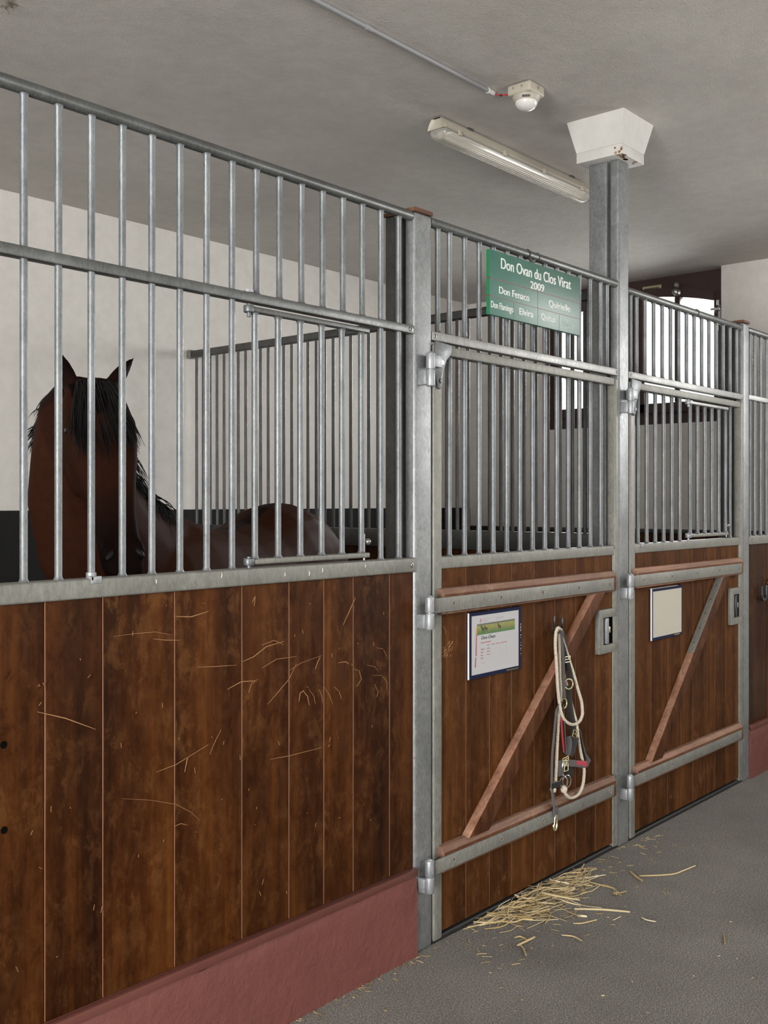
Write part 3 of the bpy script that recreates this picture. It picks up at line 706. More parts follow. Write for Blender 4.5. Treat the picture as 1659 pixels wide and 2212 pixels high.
b.ribbon([(2.823, 0.0056, 1.075), (2.835, 0.0056, 1.06), (2.836, 0.0056, 1.045), (2.824, 0.0056, 1.043)], 0.0014, 0.001, (1, 0, 0.3)); b.build('scratch_mark', M['scratch'], D1)
for (xa, xb, nm) in ((2.755, 4.068, 'trim_5'), (4.165, 5.459, 'trim_6')):
    b = MB(); b.box(xa, xb, 0.004, 0.060, 0.0, 0.020, 0.006, 3); struct(b.build(nm, M['rubber']))

# ------------------------------------------------------------------ far board panel
RP = thing('stall_barrier', 'short board panel beyond the farther door with a dark horseshoe hook', 'barrier', (6.3, 0.02, 0.29), 'board panels of the stall front')
xa, xb = 5.546, XW-0.05
b = MB(); b.cyl((xa, RY, 2.438), (xb, RY, 2.438), RR, 20, 0.004); b.build('top_rail', M['galv_rail'], RP)
b = MB(); b.box(xa, xb, 0.0, 0.031, 2.0575, 2.0845, 0.003); b.build('middle_rail', M['galv_light'], RP)
b = MB(); b.box(xa, xb, -0.005, 0.046, 1.2690, 1.3165, 0.006, 3); b.build('sill_rail', M['galv_dusty'], RP)
b = MB(); rnd = random.Random(8); planks(b, [xa, 5.812, 6.06, 6.31, 6.55, 6.80, xb], 0.008, 0.046, 0.2905, 1.2695, rnd=rnd); b.build('board_panel', [M['wood'], M['edge'], M['dark']], RP)
bm_right = bar_mesh(2.423-1.3165)
for x in [5.587, 5.661]+[5.747+0.087*k for k in range(15)]: share('bar', bm_right, RP, (x, RY, 1.3165))
b = MB(); cx, cz, hr = 5.722, 0.993, 0.034
hp = [(cx-hr-0.002, -0.012, cz+0.045), (cx-hr, -0.012, cz+0.012)]+[(cx+hr*math.cos(PI+PI*i/12), -0.012, cz+hr*math.sin(PI+PI*i/12)) for i in range(13)]+[(cx+hr, -0.012, cz+0.012), (cx+hr+0.002, -0.012, cz+0.045)]
b.ribbon(smooth(hp, 3), 0.016, 0.012, (0.0, 0.0, 0.0) if False else [((cx-q.x), 0, (cz-q.z) if q.z < cz else 0) if abs(q.x-cx)+abs(q.z-cz) > 1e-4 else (1, 0, 0) for q in smooth(hp, 3)]); b.build('horseshoe_hook', M['blacksteel'], RP)
b = MB(); b.cyl((cx, 0.009, cz-0.034), (cx, -0.008, cz-0.034), 0.006, 10); b.build('bolt', M['blacksteel'], RP)
BB = thing('bridle', 'black leather straps hanging from the boards at the far right edge', 'bridle', (5.84, -0.02, 0.9))
for dx, zt, zl, w in ((0.0, 1.055, 0.62, 0.030), (0.035, 1.06, 0.70, 0.026), (0.075, 1.05, 0.56, 0.032)):
    b = MB(); x = 5.815+dx; b.ribbon(smooth([(x, -0.004, zt), (x+0.006, -0.022, zt-0.06), (x-0.006, -0.028, (zt+zl)/2), (x+0.012, -0.026, zl+0.03), (x+0.030, -0.020, zl)]), w, 0.005, (0.9, -0.4, 0)); b.build('strap', M['leather'], BB)
b = MB(); b.cyl((5.85, 0.007, 1.055), (5.85, -0.030, 1.065), 0.008, 10); b.build('peg', M['blacksteel'], BB)

# ------------------------------------------------------------------ partition between the stalls
PT = thing('partition_grille', 'barred wooden divider running back between the two stalls', 'partition', (4.113, 1.55, 0.0))
b = MB(); b.box(4.092, 4.134, 0.150, 2.965, 2.402, 2.444, 0.006, 3); b.build('top_rail', M['galv_dark'], PT)
b = MB(); b.box(4.086, 4.140, 0.150, 2.970, 1.268, 1.362, 0.004); b.build('sill_rail', M['galv_dark'], PT)
me = bar_mesh(2.402-1.362, 0.0092, 12, 'galv_dark', False)
for k in range(43): share('bar', me, PT, (4.113, 0.191+0.0650*k, 1.362))
b = MB()
for k in range(14): b.box(4.096, 4.130, 0.151+k*0.2+0.001, 0.151+(k+1)*0.2-0.001, 0.0, 1.268, 0.002, 1, tone=random.random()*0.5)
b.build('board_panel', M['wood'], PT)
b = MB(); b.box(4.086, 4.140, 2.955, 2.989, 2.398, 2.450, 0.003)
for z in (2.412, 2.436): b.cyl((4.086, 2.972, z), (4.081, 2.972, z), 0.006, 8)
b.build('wall_bracket', M['galv_dusty'], PT)

# ------------------------------------------------------------------ green name board
NB = thing('name_board', 'green board lettered with horse names in white, hung from the top rail', 'sign', (3.367, -0.022, 2.172))
b = MB(); b.box(3.050, 3.6845, -0.0300, -0.0150, 2.1735, 2.407, 0.0012)
bd = b.build('board', M['green'], NB)
b = MB(); b.box(3.0488, 3.0500, -0.0298, -0.0152, 2.1745, 2.406); b.build('edge', M['green_edge'], NB)
b = MB(); y = -0.0304
b.box(3.050, 3.684, y, -0.0298, 2.3025, 2.3050); b.box(3.050, 3.684, y, -0.0298, 2.2390, 2.2410)
b.box(3.3665, 3.3682, y, -0.0298, 2.175, 2.3025); b.box(3.2025, 3.2040, y, -0.0298, 2.175, 2.239); b.box(3.5235, 3.5250, y, -0.0298, 2.175, 2.239)
b.box(3.0486, 3.0505, -0.0299, -0.0150, 2.3025, 2.3060); b.box(3.0486, 3.0505, -0.0299, -0.0150, 2.2388, 2.2422); b.build('ruled_line', M['red_line'], NB)
for body, x0, x1, z, cap, mt in (('Don Ovan du Clos Virat', 3.120, 3.611, 2.349, 0.041, 'white_letter'), ('2009', 3.316, 3.412, 2.308, 0.029, 'white_letter'), ('Don Fenaco', 3.108, 3.307, 2.257, 0.027, 'white_letter'),
        ('Quirielle', 3.446, 3.604, 2.2585, 0.026, 'white_letter'), ('Don Flamingo', 3.057, 3.200, 2.1995, 0.025, 'white_letter'), ('Elvira', 3.241, 3.334, 2.199, 0.026, 'white_letter'), ('Quitus', 3.391, 3.492, 2.201, 0.025, 'white_letter'), ('Sindy', 3.550, 3.636, 2.197, 0.025, 'sheen_letter')):
    text('lettering', body, NB, x0, -0.0305, z, cap, x1-x0, M[mt], 0.0, rep=0.030)
b = MB(); b.torus((3.362, RY, ZR), 0.0185, 0.0018, Matrix.Rotation(PI/2, 3, 'Z'), n=20, m=6)
b.torus((3.352, -0.006, ZR-0.022), 0.010, 0.0016, Matrix.Rotation(0.7, 3, 'Z'), n=14, m=6); b.torus((3.356, -0.018, ZR-0.028), 0.009, 0.0014, Matrix.Rotation(-0.5, 3, 'Z'), n=14, m=6)
b.torus((3.43, RY, ZR), 0.0180, 0.0012, Matrix.Rotation(PI/2, 3, 'Z'), n=20, m=6); b.tube([(3.43, -0.002, ZR-0.008), (3.432, -0.018, ZR-0.022), (3.434, -0.022, ZR-0.030)], 0.0012, 6); b.build('hanging_wire', M['galv_dark'], NB)

# ------------------------------------------------------------------ notices on the doors
N1 = thing('notice_frame', 'navy framed printed notice reading Don Ovan on the door with the halter', 'notice', (3.121, -0.002, 0.873), 'notice frames on the doors')
b = MB(); x0, x1, z0, z1 = 2.957, 3.286, 0.873, 1.108
b.prism([(x0, z0), (x1, z0), (x1, z1), (x0, z1)], -0.0068, 0.0055); fr = b.build('frame', M['navy'], N1)
b = MB(); b.box(x0-0.0012, x0+0.0004, -0.0066, 0.000, z0, z1); b.build('edge', M['white_edge'], N1)
b = MB(); rnd = random.Random(4)
for i in range(14): z = rnd.uniform(0.92, 1.05); b.box(x1-0.003, x1+0.0004, -0.0073, -0.004, z, z+rnd.uniform(0.001, 0.005))
b.build('wear', M['blue_wear'], N1)
b = MB(); b.box(2.971, 3.270, -0.0072, -0.0060, 0.887, 1.096); sh = b.build('sheet', M['paper'], N1)
text('lettering', 'Don Ovan', sh, 3.029, -0.0076, 1.0085, 0.0125, 0.088, M['ink'], 0.0, 0.25, rep=0.025)
text('lettering', 'harasnational.ch', N1, 3.192, -0.0071, 0.8765, 0.0062, 0.076, M['yellow_ink'])
def lines(name, segs, mt, w=0.0007):
    b = MB()
    for a, c, z in segs: b.box(a, c, -0.0076, -0.0071, z-w/2, z+w/2)
    return b.build(name, M[mt], sh)
lines('print', [(3.034, 3.080, 1.080), (3.034, 3.064, 1.0755), (3.034, 3.066, 1.071), (3.122, 3.172, 1.0795), (3.122, 3.174, 1.0765), (3.122, 3.137, 1.0715), (3.024, 3.054, 0.9245)], 'ink_grey', 0.0011)
lines('print', [(3.121, 3.230, 1.0080), (3.088, 3.192, 0.9985)], 'ink_faint', 0.0006)
b = MB()
for i in range(6): b.box(3.023, 3.192, -0.0076, -0.0071, 0.9375+i*0.0107-(0.0004), 0.9375+i*0.0107+0.0004)
for x in (3.023, 3.058, 3.090, 3.118, 3.150, 3.192): b.box(x-0.0005, x+0.0005, -0.0076, -0.0071, 0.9375, 0.991)
b.build('table', M['ink_faint'], sh)
b = MB(); b.box(3.025, 3.088, -0.0076, -0.0071, 0.9955, 0.9985)
for a, c in ((3.066, 3.080), (3.094, 3.115), (3.124, 3.145), (3.153, 3.190)): b.box(a, c, -0.0076, -0.0071, 0.984, 0.9865)
for i, w in enumerate((0.020, 0.015, 0.013, 0.014)): b.box(3.026, 3.026+w, -0.0076, -0.0071, 0.972-i*0.0107, 0.975-i*0.0107)
for i in range(3): b.box(3.064, 3.083, -0.0076, -0.0071, 0.972-i*0.0107, 0.9745-i*0.0107)
b.box(3.021, 3.028, -0.0076, -0.0071, 1.0765, 1.0825); b.box(3.021, 3.027, -0.0076, -0.0071, 1.0705, 1.0745); b.build('print', M['ink_red'], sh)
b = MB(); b.prism([(2.993, 0.953), (3.0005, 0.953), (3.0025, 1.030), (2.9965, 1.030)], -0.0076, -0.0071); b.prism([(2.9885, 0.913), (2.996, 0.913), (2.9985, 0.948), (2.992, 0.948)], -0.0076, -0.0071); b.prism([(2.9965, 1.030), (3.0025, 1.030), (3.0028, 1.055), (2.998, 1.055)], -0.0076, -0.0071, mi=1); b.build('margin_bar', [M['ink_red'], M['ink_orange']], sh)
# strip photograph of horses in a meadow
def mat_photo():
    m, n, l, bs = nt('meadow_photograph'); v = coords(n, l, kind='Generated'); sx = n.new('ShaderNodeSeparateXYZ'); l.new(v, sx.inputs[0])
    c = ramp(n, l, sx.outputs['Z'], [(0.0, (0.06, 0.17, 0.06)), (0.30, (0.13, 0.19, 0.06)), (0.62, (0.24, 0.27, 0.07)), (0.80, (0.27, 0.28, 0.09)), (0.90, (0.10, 0.11, 0.10)), (1.0, (0.14, 0.14, 0.14))])
    l.new(c, bs.inputs['Base Color']); bs.inputs['Roughness'].default_value = 0.35; return m
b = MB(); b.box(3.0035, 3.2445, -0.0076, -0.0071, 1.026, 1.0655); ph = b.build('photograph', mat_photo(), sh)
hpm = [plain('dark_print', (0.04, 0.04, 0.035), 0.5), plain('tan_print', (0.30, 0.20, 0.10), 0.5)]
for cx, s, mi in ((3.040, 1.1, 0), (3.060, 0.9, 0), (3.082, 0.85, 1), (3.125, 0.9, 1), (3.145, 1.0, 0), (3.190, 0.9, 1), (3.206, 0.7, 1)):
    b = MB()
    for dx, dz, rx, rz in ((0, 0, .0085, .0045), (-.008, .006, .003, .0055), (-.012, .010, .0035, .002), (-.005, -.007, .0012, .006), (.005, -.007, .0012, .006)):
        b.prism([(cx+s*(dx+rx*math.cos(a)), 1.046+s*(dz+rz*math.sin(a))) for a in [2*PI*i/9 for i in range(9)]], -0.0079, -0.0076)
    b.build('horse_picture', hpm[mi], ph)
N2 = thing('notice_frame', 'dark framed empty ivory sheet on the farther door', 'notice', (4.528, -0.002, 0.867), 'notice frames on the doors')
b = MB(); x0, x1, z0, z1 = 4.370, 4.690, 0.867, 1.104
b.box(x0, x1, -0.0068, 0.0055, z0, z1); b.build('frame', M['navy'], N2)
b = MB(); b.box(x0-0.0012, x0+0.0006, -0.0070, 0.000, z0, z1); b.box(x0, x1-0.05, -0.0070, 0.004, z1, z1+0.0014); b.build('edge', M['white_edge'], N2)
b = MB(); b.box(4.381, 4.680, -0.0072, -0.0060, 0.880, 1.091); b.build('sheet', M['paper_blank'], N2)
b = MB(); b.box(4.606, 4.66, -0.0071, -0.0066, 0.8715, 0.8755); b.build('print', M['yellow_ink'], N2)

# ------------------------------------------------------------------ ceiling fittings
CL = thing('ceiling_lamp', 'long batten lamp with clear ribbed cover, switched off, on the ceiling', 'lamp', (4.17, 0.585, ZC))
yc = 0.590; xa, xb = 3.535, 4.800
def lamp_ring(x, prof, k=1.0): return [(x, yc+(y_)*k, z) for y_, z in prof]
hp = [(-0.026, 3.162), (0.026, 3.162), (0.036, 3.150), (0.047, 3.128), (0.050, 3.121), (0.050, 3.114), (-0.050, 3.114), (-0.050, 3.121), (-0.047, 3.128), (-0.036, 3.150)]
b = MB(); b.loft([lamp_ring(xa+0.010, hp, 0.55), lamp_ring(xa+0.002, hp, 0.85), lamp_ring(xa, hp, 0.93), lamp_ring(xa+0.004, hp), lamp_ring(xb-0.004, hp), lamp_ring(xb, hp, 0.93), lamp_ring(xb-0.010, hp, 0.55)]); b.build('housing', M['cream'], CL)
N = 14; dp = [(0.046*math.cos(PI*i/N), 3.114-0.0440*math.sin(PI*i/N)**0.75) for i in range(N+1)]
def ring2(x, k): return [(x, yc+y_*k, 3.114+(z-3.114)*k) for y_, z in dp]
b = MB(); b.loft([ring2(xa+0.003, 0.4), ring2(xa+0.005, 0.75), ring2(xa+0.016, 0.95), ring2(xa+0.032, 1.0), ring2(xb-0.03, 1.0), ring2(xb-0.012, 0.93), ring2(xb-0.005, 0.7)], True); df = b.build('diffuser', M['diffuser'], CL)
b = MB()
for i in range(1, N): b.cyl((xa+0.05, yc+dp[i][0], dp[i][1]+0.0002), (xb-0.04, yc+dp[i][0], dp[i][1]+0.0002), 0.0009, 5)
b.build('rib', M['diffuser'], df)
b = MB(); b.box(xa+0.06, xb-0.05, yc-0.036, yc+0.036, 3.104, 3.113); b.build('reflector', M['tube_lamp'], CL)
b = MB(); b.cyl((xa+0.05, yc, 3.092), (xb-0.045, yc, 3.092), 0.0105, 14); b.build('lamp_tube', M['tube_lamp'], CL)
b = MB()
for x in (xa+0.034, xb-0.035): b.box(x-0.010, x+0.010, yc-0.014, yc+0.014, 3.078, 3.112, 0.003)
b.build('lamp_holder', M['cream'], CL)
for f in (0.085, 0.36, 0.63, 0.915):
    x = xa+(xb-xa)*f; b = MB(); b.box(x-0.011, x+0.011, yc-0.055, yc-0.045, 3.103, 3.126, 0.002); b.box(x-0.008, x+0.008, yc-0.058, yc-0.048, 3.112, 3.116, 0.001); b.build('clip', M['cream'], CL)
for f in (0.17, 0.87):
    x = xa+(xb-xa)*f; b = MB(); b.box(x-0.016, x+0.016, yc-0.032, yc+0.032, 3.158, 3.1698, 0.002); b.build('mounting_bracket', M['galv_dark'], CL)

MD = thing('motion_detector', 'cream square ceiling detector with a milky dome', 'detector', (3.511, 0.115, ZC))
b = MB(); b.box(3.456, 3.566, 0.061, 0.171, 3.124, 3.1665, 0.010, 4)
for y in (0.100, 0.140): b.cyl((3.4563, y, 3.149), (3.4550, y, 3.149), 0.0075, 14); b.cyl((3.4552, y, 3.149), (3.4546, y, 3.149), 0.005, 12, mi=1)
b.cyl((3.515, 0.0613, 3.149), (3.515, 0.0600, 3.149), 0.0075, 14, mi=1)
b.build('mounting_box', [M['cream'], plain('shaded_plastic', (0.22, 0.20, 0.165), 0.6)], MD)
b = MB(); c0 = (3.511, 0.114, 0)
b.lathe([(0.0, 3.127), (0.055, 3.126), (0.0565, 3.121), (0.0545, 3.118), (0.0530, 3.114), (0.0490, 3.103), (0.0, 3.103)], c0, 36); rg = b.build('collar', M['cream'], MD)
b = MB()
for k, a in enumerate((-2.75, -2.63, -2.5, -2.38)): b.box(-0.006, 0.006, -0.002, 0.002, -0.004, 0.004, mi=k % 2, tone=0); 
for i, p in enumerate(b.v):
    a = (-2.75, -2.63, -2.5, -2.38)[i//8]; v = Matrix.Rotation(a+PI/2, 3, 'Z') @ Vector(p); b.v[i] = (c0[0]+0.0525*math.cos(a)+v.x, c0[1]+0.0525*math.sin(a)+v.y, 3.110+v.z)
b.build('sensor_window', [M['blacksteel'], M['steel']], MD)
b = MB(); b.lathe([(0.0, 3.106), (0.0455, 3.106)]+[(0.0455*math.cos(t), 3.1045-0.0365*math.sin(t)) for t in [PI/2*i/10 for i in range(1, 10)]]+[(0.0, 3.068)], c0, 36); b.build('dome', M['dome'], MD)

CD = thing('conduit_pipe', 'thin grey conduit clipped along the ceiling towards the detector', 'pipe', (1.0, 0.243, ZC))
b = MB(); zc_ = 3.1585; b.cyl((-1.2, 0.243, zc_), (3.440, 0.243, zc_), 0.0088, 14); b.build('pipe', M['grey_pipe'], CD)
for x in (2.705,):
    b = MB(); b.cyl((x-0.018, 0.243, zc_), (x+0.018, 0.243, zc_), 0.0105, 16, 0.001); b.build('coupling', M['grey_pipe'], CD)
b = MB(); b.cyl((3.425, 0.243, zc_), (3.436, 0.243, zc_), 0.0112, 16, 0.001); b.cyl((3.436, 0.243, zc_), (3.468, 0.242, zc_), 0.0096, 14, 0.001); b.build('end_sleeve', M['dome'], CD)
for x in (0.9, 1.75): 
    b = MB(); b.box(x-0.008, x+0.008, 0.231, 0.255, 3.150, 3.1695, 0.002); b.build('clip', M['grey_pipe'], CD)
b = MB(); b.tube([(3.462, 0.242, zc_), (3.476, 0.234, zc_-0.004), (3.482, 0.215, zc_-0.010), (3.484, 0.190, zc_-0.014), (3.485, 0.168, zc_-0.015)], 0.0032, 8); b.cyl((3.481, 0.220, zc_-0.009), (3.4825, 0.211, zc_-0.011), 0.0042, 8, mi=1); b.build('wire', [M['red_wire'], M['rubber']], CD)

# ------------------------------------------------------------------ rope and halter on the hook
def rope(b, pts, R=0.0064, pitch=0.026):
    """three-strand twisted rope along a path"""
    P = smooth(pts, 14); L = 0.0; up = Vector((0, 1, 0)); S = [[], [], []]
    for i, p in enumerate(P):
        if i: L += (p-P[i-1]).length
        t = (P[min(i+1, len(P)-1)]-P[max(i-1, 0)]).normalized(); u = up-t*up.dot(t)
        u = u.normalized() if u.length > 1e-4 else Vector((1, 0, 0)); s = t.cross(u)
        for k in range(3):
            a = 2*PI*(L/pitch+k/3); S[k].append(p+(u*math.cos(a)+s*math.sin(a))*R*0.47)
    for k in range(3): b.tube(S[k], R*0.58, 6)
ROPE_A = [(3.508, -0.041, 1.005),(3.491, -0.043, 1.010),(3.475, -0.044, 0.990),(3.473, -0.043, 0.942),(3.480, -0.043, 0.882),(3.486, -0.043, 0.823),(3.493, -0.043, 0.763),(3.504, -0.045, 0.703),(3.521, -0.046, 0.663),(3.551, -0.046, 0.636),(3.600, -0.046, 0.617),(3.650, -0.045, 0.619),(3.679, -0.043, 0.641),(3.681, -0.042, 0.667),(3.676, -0.041, 0.698),(3.658, -0.038, 0.741),(3.629, -0.036, 0.805),(3.601, -0.034, 0.859),(3.576, -0.031, 0.912),(3.543, -0.029, 0.971),(3.523, -0.030, 0.994),(3.506, -0.034, 1.004)]
ROPE_B = [(3.537, -0.030, 1.003),(3.520, -0.032, 0.978),(3.519, -0.033, 0.938),(3.520, -0.034, 0.880),(3.523, -0.034, 0.819),(3.530, -0.034, 0.748),(3.518, -0.034, 0.693),(3.516, -0.032, 0.639),(3.508, -0.031, 0.550),(3.504, -0.030, 0.487),(3.500, -0.029, 0.424),(3.497, -0.029, 0.389)]
ROPE_C = [(3.529, -0.027, 0.996),(3.554, -0.021, 0.926),(3.573, -0.017, 0.851),(3.593, -0.017, 0.791),(3.618, -0.020, 0.727),(3.642, -0.026, 0.654),(3.656, -0.031, 0.610),(3.666, -0.032, 0.554),(3.686, -0.032, 0.491),(3.708, -0.032, 0.433),(3.714, -0.032, 0.402),(3.703, -0.032, 0.353),(3.663, -0.035, 0.324),(3.600, -0.036, 0.324),(3.556, -0.037, 0.352),(3.550, -0.039, 0.375)]
LR = thing('lead_rope', 'coiled pale lead rope looped over the hook on the door', 'rope', (3.492, -0.035, 0.994))
b = MB()
for q in (ROPE_A, ROPE_B, ROPE_C): rope(b, q)
b.lathe([(0.0, -0.012), (0.010, -0.010), (0.013, 0.0), (0.010, 0.009), (0.0, 0.012)], (3.481, -0.029, 0.382), 10)
b.lathe([(0.0, -0.016), (0.011, -0.012), (0.0145, 0.0), (0.011, 0.012), (0.0, 0.016)], (3.546, -0.038, 0.371), 10); b.build('rope', M['rope'], LR)
b = MB(); b.torus((3.539, -0.041, 0.399), 0.020, 0.0032, Matrix.Rotation(-0.7, 3, 'Z'), 0.75, 1.15, 20, 8)
b.tube(smooth([(3.536, -0.041, 0.421), (3.533, -0.042, 0.440), (3.529, -0.042, 0.460), (3.532, -0.043, 0.477), (3.540, -0.043, 0.485), (3.549, -0.042, 0.479), (3.550, -0.042, 0.467), (3.542, -0.041, 0.455)]), 0.0034, 8); b.cyl((3.538, -0.041, 0.417), (3.536, -0.041, 0.431), 0.006, 10); b.build('snap_hook', M['steel'], LR)

HL = thing('horse_halter', 'grey and red webbing halter with black straps hanging behind the pale rope', 'halter', (3.535, -0.029, 0.995))
Yv = (0, 1, 0)
def strap_(name, pts, w, mt, wd=(1, 0, 0), th=0.0035, n=6):
    b = MB(); b.ribbon(smooth(pts, n), w, th, wd); return b.build(name, M[mt], HL)
strap_('poll_strap', [(3.499, -0.023, 1.008),(3.518, -0.035, 0.994),(3.525, -0.038, 0.936),(3.531, -0.038, 0.876),(3.534, -0.038, 0.797),(3.541, -0.038, 0.730)], 0.035, 'web', (0.35, 0.9, 0))
strap_('poll_strap', [(3.524, -0.023, 1.002),(3.545, -0.030, 0.980),(3.561, -0.032, 0.928),(3.574, -0.032, 0.878)], 0.038, 'leather')
strap_('cheek_strap', [(3.572, -0.034, 0.893),(3.581, -0.035, 0.873),(3.595, -0.035, 0.842),(3.604, -0.034, 0.792)], 0.039, 'leather')
strap_('cheek_strap', [(3.605, -0.031, 0.768),(3.599, -0.031, 0.717),(3.608, -0.032, 0.661),(3.624, -0.032, 0.610),(3.634, -0.032, 0.568)], 0.041, 'leather')
strap_('throat_strap', [(3.529, -0.036, 0.712),(3.507, -0.039, 0.705),(3.484, -0.041, 0.685),(3.479, -0.041, 0.660),(3.464, -0.041, 0.579),(3.454, -0.041, 0.517),(3.451, -0.041, 0.454),(3.455, -0.039, 0.402),(3.463, -0.038, 0.358),(3.477, -0.037, 0.313),(3.478, -0.037, 0.289)], 0.034, 'web_light', (0.9, 0.3, 0))
strap_('throat_strap_end', [(3.480, -0.039, 0.314),(3.482, -0.039, 0.280)], 0.035, 'web', th=0.008)
strap_('keeper', [(3.443, -0.043, 0.404),(3.478, -0.044, 0.403),(3.512, -0.042, 0.400)], 0.024, 'leather', (0, 0, 1), 0.005)
strap_('nose_strap', [(3.538, -0.038, 0.706),(3.543, -0.041, 0.629),(3.548, -0.041, 0.579),(3.556, -0.041, 0.508)], 0.029, 'web', (0.7, 0.6, 0))
strap_('red_trim', [(3.522, -0.042, 0.660),(3.528, -0.043, 0.589),(3.540, -0.043, 0.522)], 0.029, 'red_web', (0.95, 0.3, 0), 0.004)
strap_('chin_strap', [(3.630, -0.032, 0.562),(3.609, -0.035, 0.534),(3.580, -0.036, 0.500)], 0.043, 'leather', (0.85, -0.5, 0.3))
strap_('chin_strap', [(3.590, -0.031, 0.570),(3.591, -0.035, 0.541),(3.573, -0.037, 0.502)], 0.026, 'web', (0.85, -0.5, 0.2))
strap_('nose_band', [(3.575, -0.038, 0.468),(3.613, -0.041, 0.460),(3.697, -0.044, 0.440),(3.728, -0.041, 0.443),(3.730, -0.030, 0.464),(3.719, -0.023, 0.492),(3.700, -0.021, 0.541),(3.679, -0.023, 0.585),(3.664, -0.026, 0.582)], 0.027, 'web', [(0, 0.15, 1)]*19+[(0.1, 0.9, 0.35)]*30)
strap_('red_trim', [(3.634, -0.043, 0.455),(3.666, -0.044, 0.447),(3.706, -0.046, 0.438)], 0.025, 'red_web', (0, 0, 1), 0.003)
strap_('red_trim', [(3.692, -0.019, 0.574),(3.705, -0.019, 0.539),(3.713, -0.019, 0.514)], 0.017, 'red_web', (0.2, 0.9, 0), 0.003)
strap_('chin_strap', [(3.586, -0.032, 0.467),(3.594, -0.034, 0.442),(3.588, -0.035, 0.407)], 0.032, 'leather', (0.85, -0.5, 0))
strap_('chin_strap', [(3.520, -0.034, 0.488),(3.521, -0.036, 0.457),(3.528, -0.035, 0.427)], 0.026, 'web', (0.85, -0.5, 0))
def ring_(name, c, R, mt, sx=1.0, sz=1.0, rot=0.0, r=0.0028):
    b = MB(); b.torus(c, R, r, Matrix.Rotation(rot, 3, 'Z'), sx, sz, 22, 8); return b.build(name, M[mt], HL)
ring_('ring', (3.586, -0.035, 0.779), 0.0190, 'brass_pale', 1, 1.05, -0.6); ring_('ring', (3.544, -0.039, 0.709), 0.016, 'brass_pale', 0.8, 1.2, -0.5)
ring_('ring', (3.570, -0.036, 0.396), 0.022, 'steel', 0.85, 1.1, -0.5); ring_('ring', (3.541, -0.041, 0.476), 0.011, 'brass_pale', 1.2, 0.9, -0.6)
def buckle(c, w, h, mt, rot=0.0):
    b = MB(); R_ = Matrix.Rotation(rot, 3, 'Y'); q = [(-w, 0, -h), (w, 0, -h), (w, 0, h), (-w, 0, h)]
    P = [Vector(c)+R_ @ Vector(p) for p in q]
    for i in range(4): b.cyl(P[i], P[(i+1) % 4], 0.0016, 8)
    b.cyl(Vector(c)+R_ @ Vector((-w, 0, 0)), Vector(c)+R_ @ Vector((w, 0, 0)), 0.0014, 8); b.cyl(Vector(c)+R_ @ Vector((0, -0.002, 0)), Vector(c)+R_ @ Vector((0, -0.003, h*1.15)), 0.0013, 8)
    b.build('buckle', M[mt], HL)
buckle((3.578, -0.036, 0.878), 0.019, 0.011, 'brass_pale'); buckle((3.635, -0.036, 0.571), 0.017, 0.014, 'brass_pale', 0.5); buckle((3.550, -0.043, 0.488), 0.022, 0.008, 'brass_pale', -0.1)
buckle((3.554, -0.044, 0.462), 0.014, 0.020, 'brass_pale'); buckle((3.673, -0.027, 0.563), 0.008, 0.016, 'brass')
b = MB(); b.tube(smooth([(3.484, -0.038, 0.284), (3.489, -0.039, 0.267), (3.491, -0.039, 0.245), (3.485, -0.039, 0.229), (3.474, -0.039, 0.227), (3.468, -0.039, 0.239), (3.469, -0.039, 0.249)]), 0.0042, 8)
b.tube([(3.478, -0.039, 0.282), (3.474, -0.040, 0.265), (3.471, -0.040, 0.245)], 0.0022, 8); b.lathe([(0.0, -0.004), (0.010, -0.003), (0.010, 0.004), (0, 0.005)], (3.481, -0.038, 0.282), 12); b.build('snap_hook', M['brass_pale'], HL)


# ------------------------------------------------------------------ straw
STALKS=[[(3.338,-0.206),(3.400,-0.289),(3.442,-0.376)],
[(3.804,-0.231),(3.899,-0.320),(3.972,-0.341),(4.054,-0.355)],
[(3.827,-0.179),(3.789,-0.223),(3.759,-0.266)],
[(3.618,-0.071),(3.612,-0.140),(3.612,-0.220),(3.563,-0.257)],
[(3.222,-0.270),(3.243,-0.294),(3.301,-0.319)],
[(3.109,-0.290),(3.124,-0.327),(3.110,-0.369)],
[(2.985,-0.178),(3.004,-0.188),(2.997,-0.222)],
[(2.930,-0.226),(3.025,-0.235)],
[(2.952,-0.218),(2.933,-0.247),(2.891,-0.285)],
[(2.986,-0.116),(3.024,-0.136),(3.063,-0.134),(3.076,-0.148)],
[(3.482,-0.711),(3.406,-0.747)],
[(3.430,-0.431),(3.419,-0.454),(3.424,-0.487)],
[(3.495,0.018),(3.492,-0.038),(3.500,-0.089)],
[(3.067,-0.053),(3.088,-0.102),(3.134,-0.118),(3.153,-0.145)],
[(3.354,-0.057),(3.365,-0.139),(3.381,-0.203)],
[(3.294,-0.246),(3.307,-0.276)],
[(3.340,-0.362),(3.386,-0.369)]]
def stalk(b, pts, w, th, tone):
    P = smooth(pts, 5); n_ = len(P); b.ribbon(P, [w*(0.75+0.25*math.sin(PI*i/(n_-1))) for i in range(n_)], th, (0, 0, 1) if False else (-(P[-1].y-P[0].y), P[-1].x-P[0].x, 0.15), tone=tone)
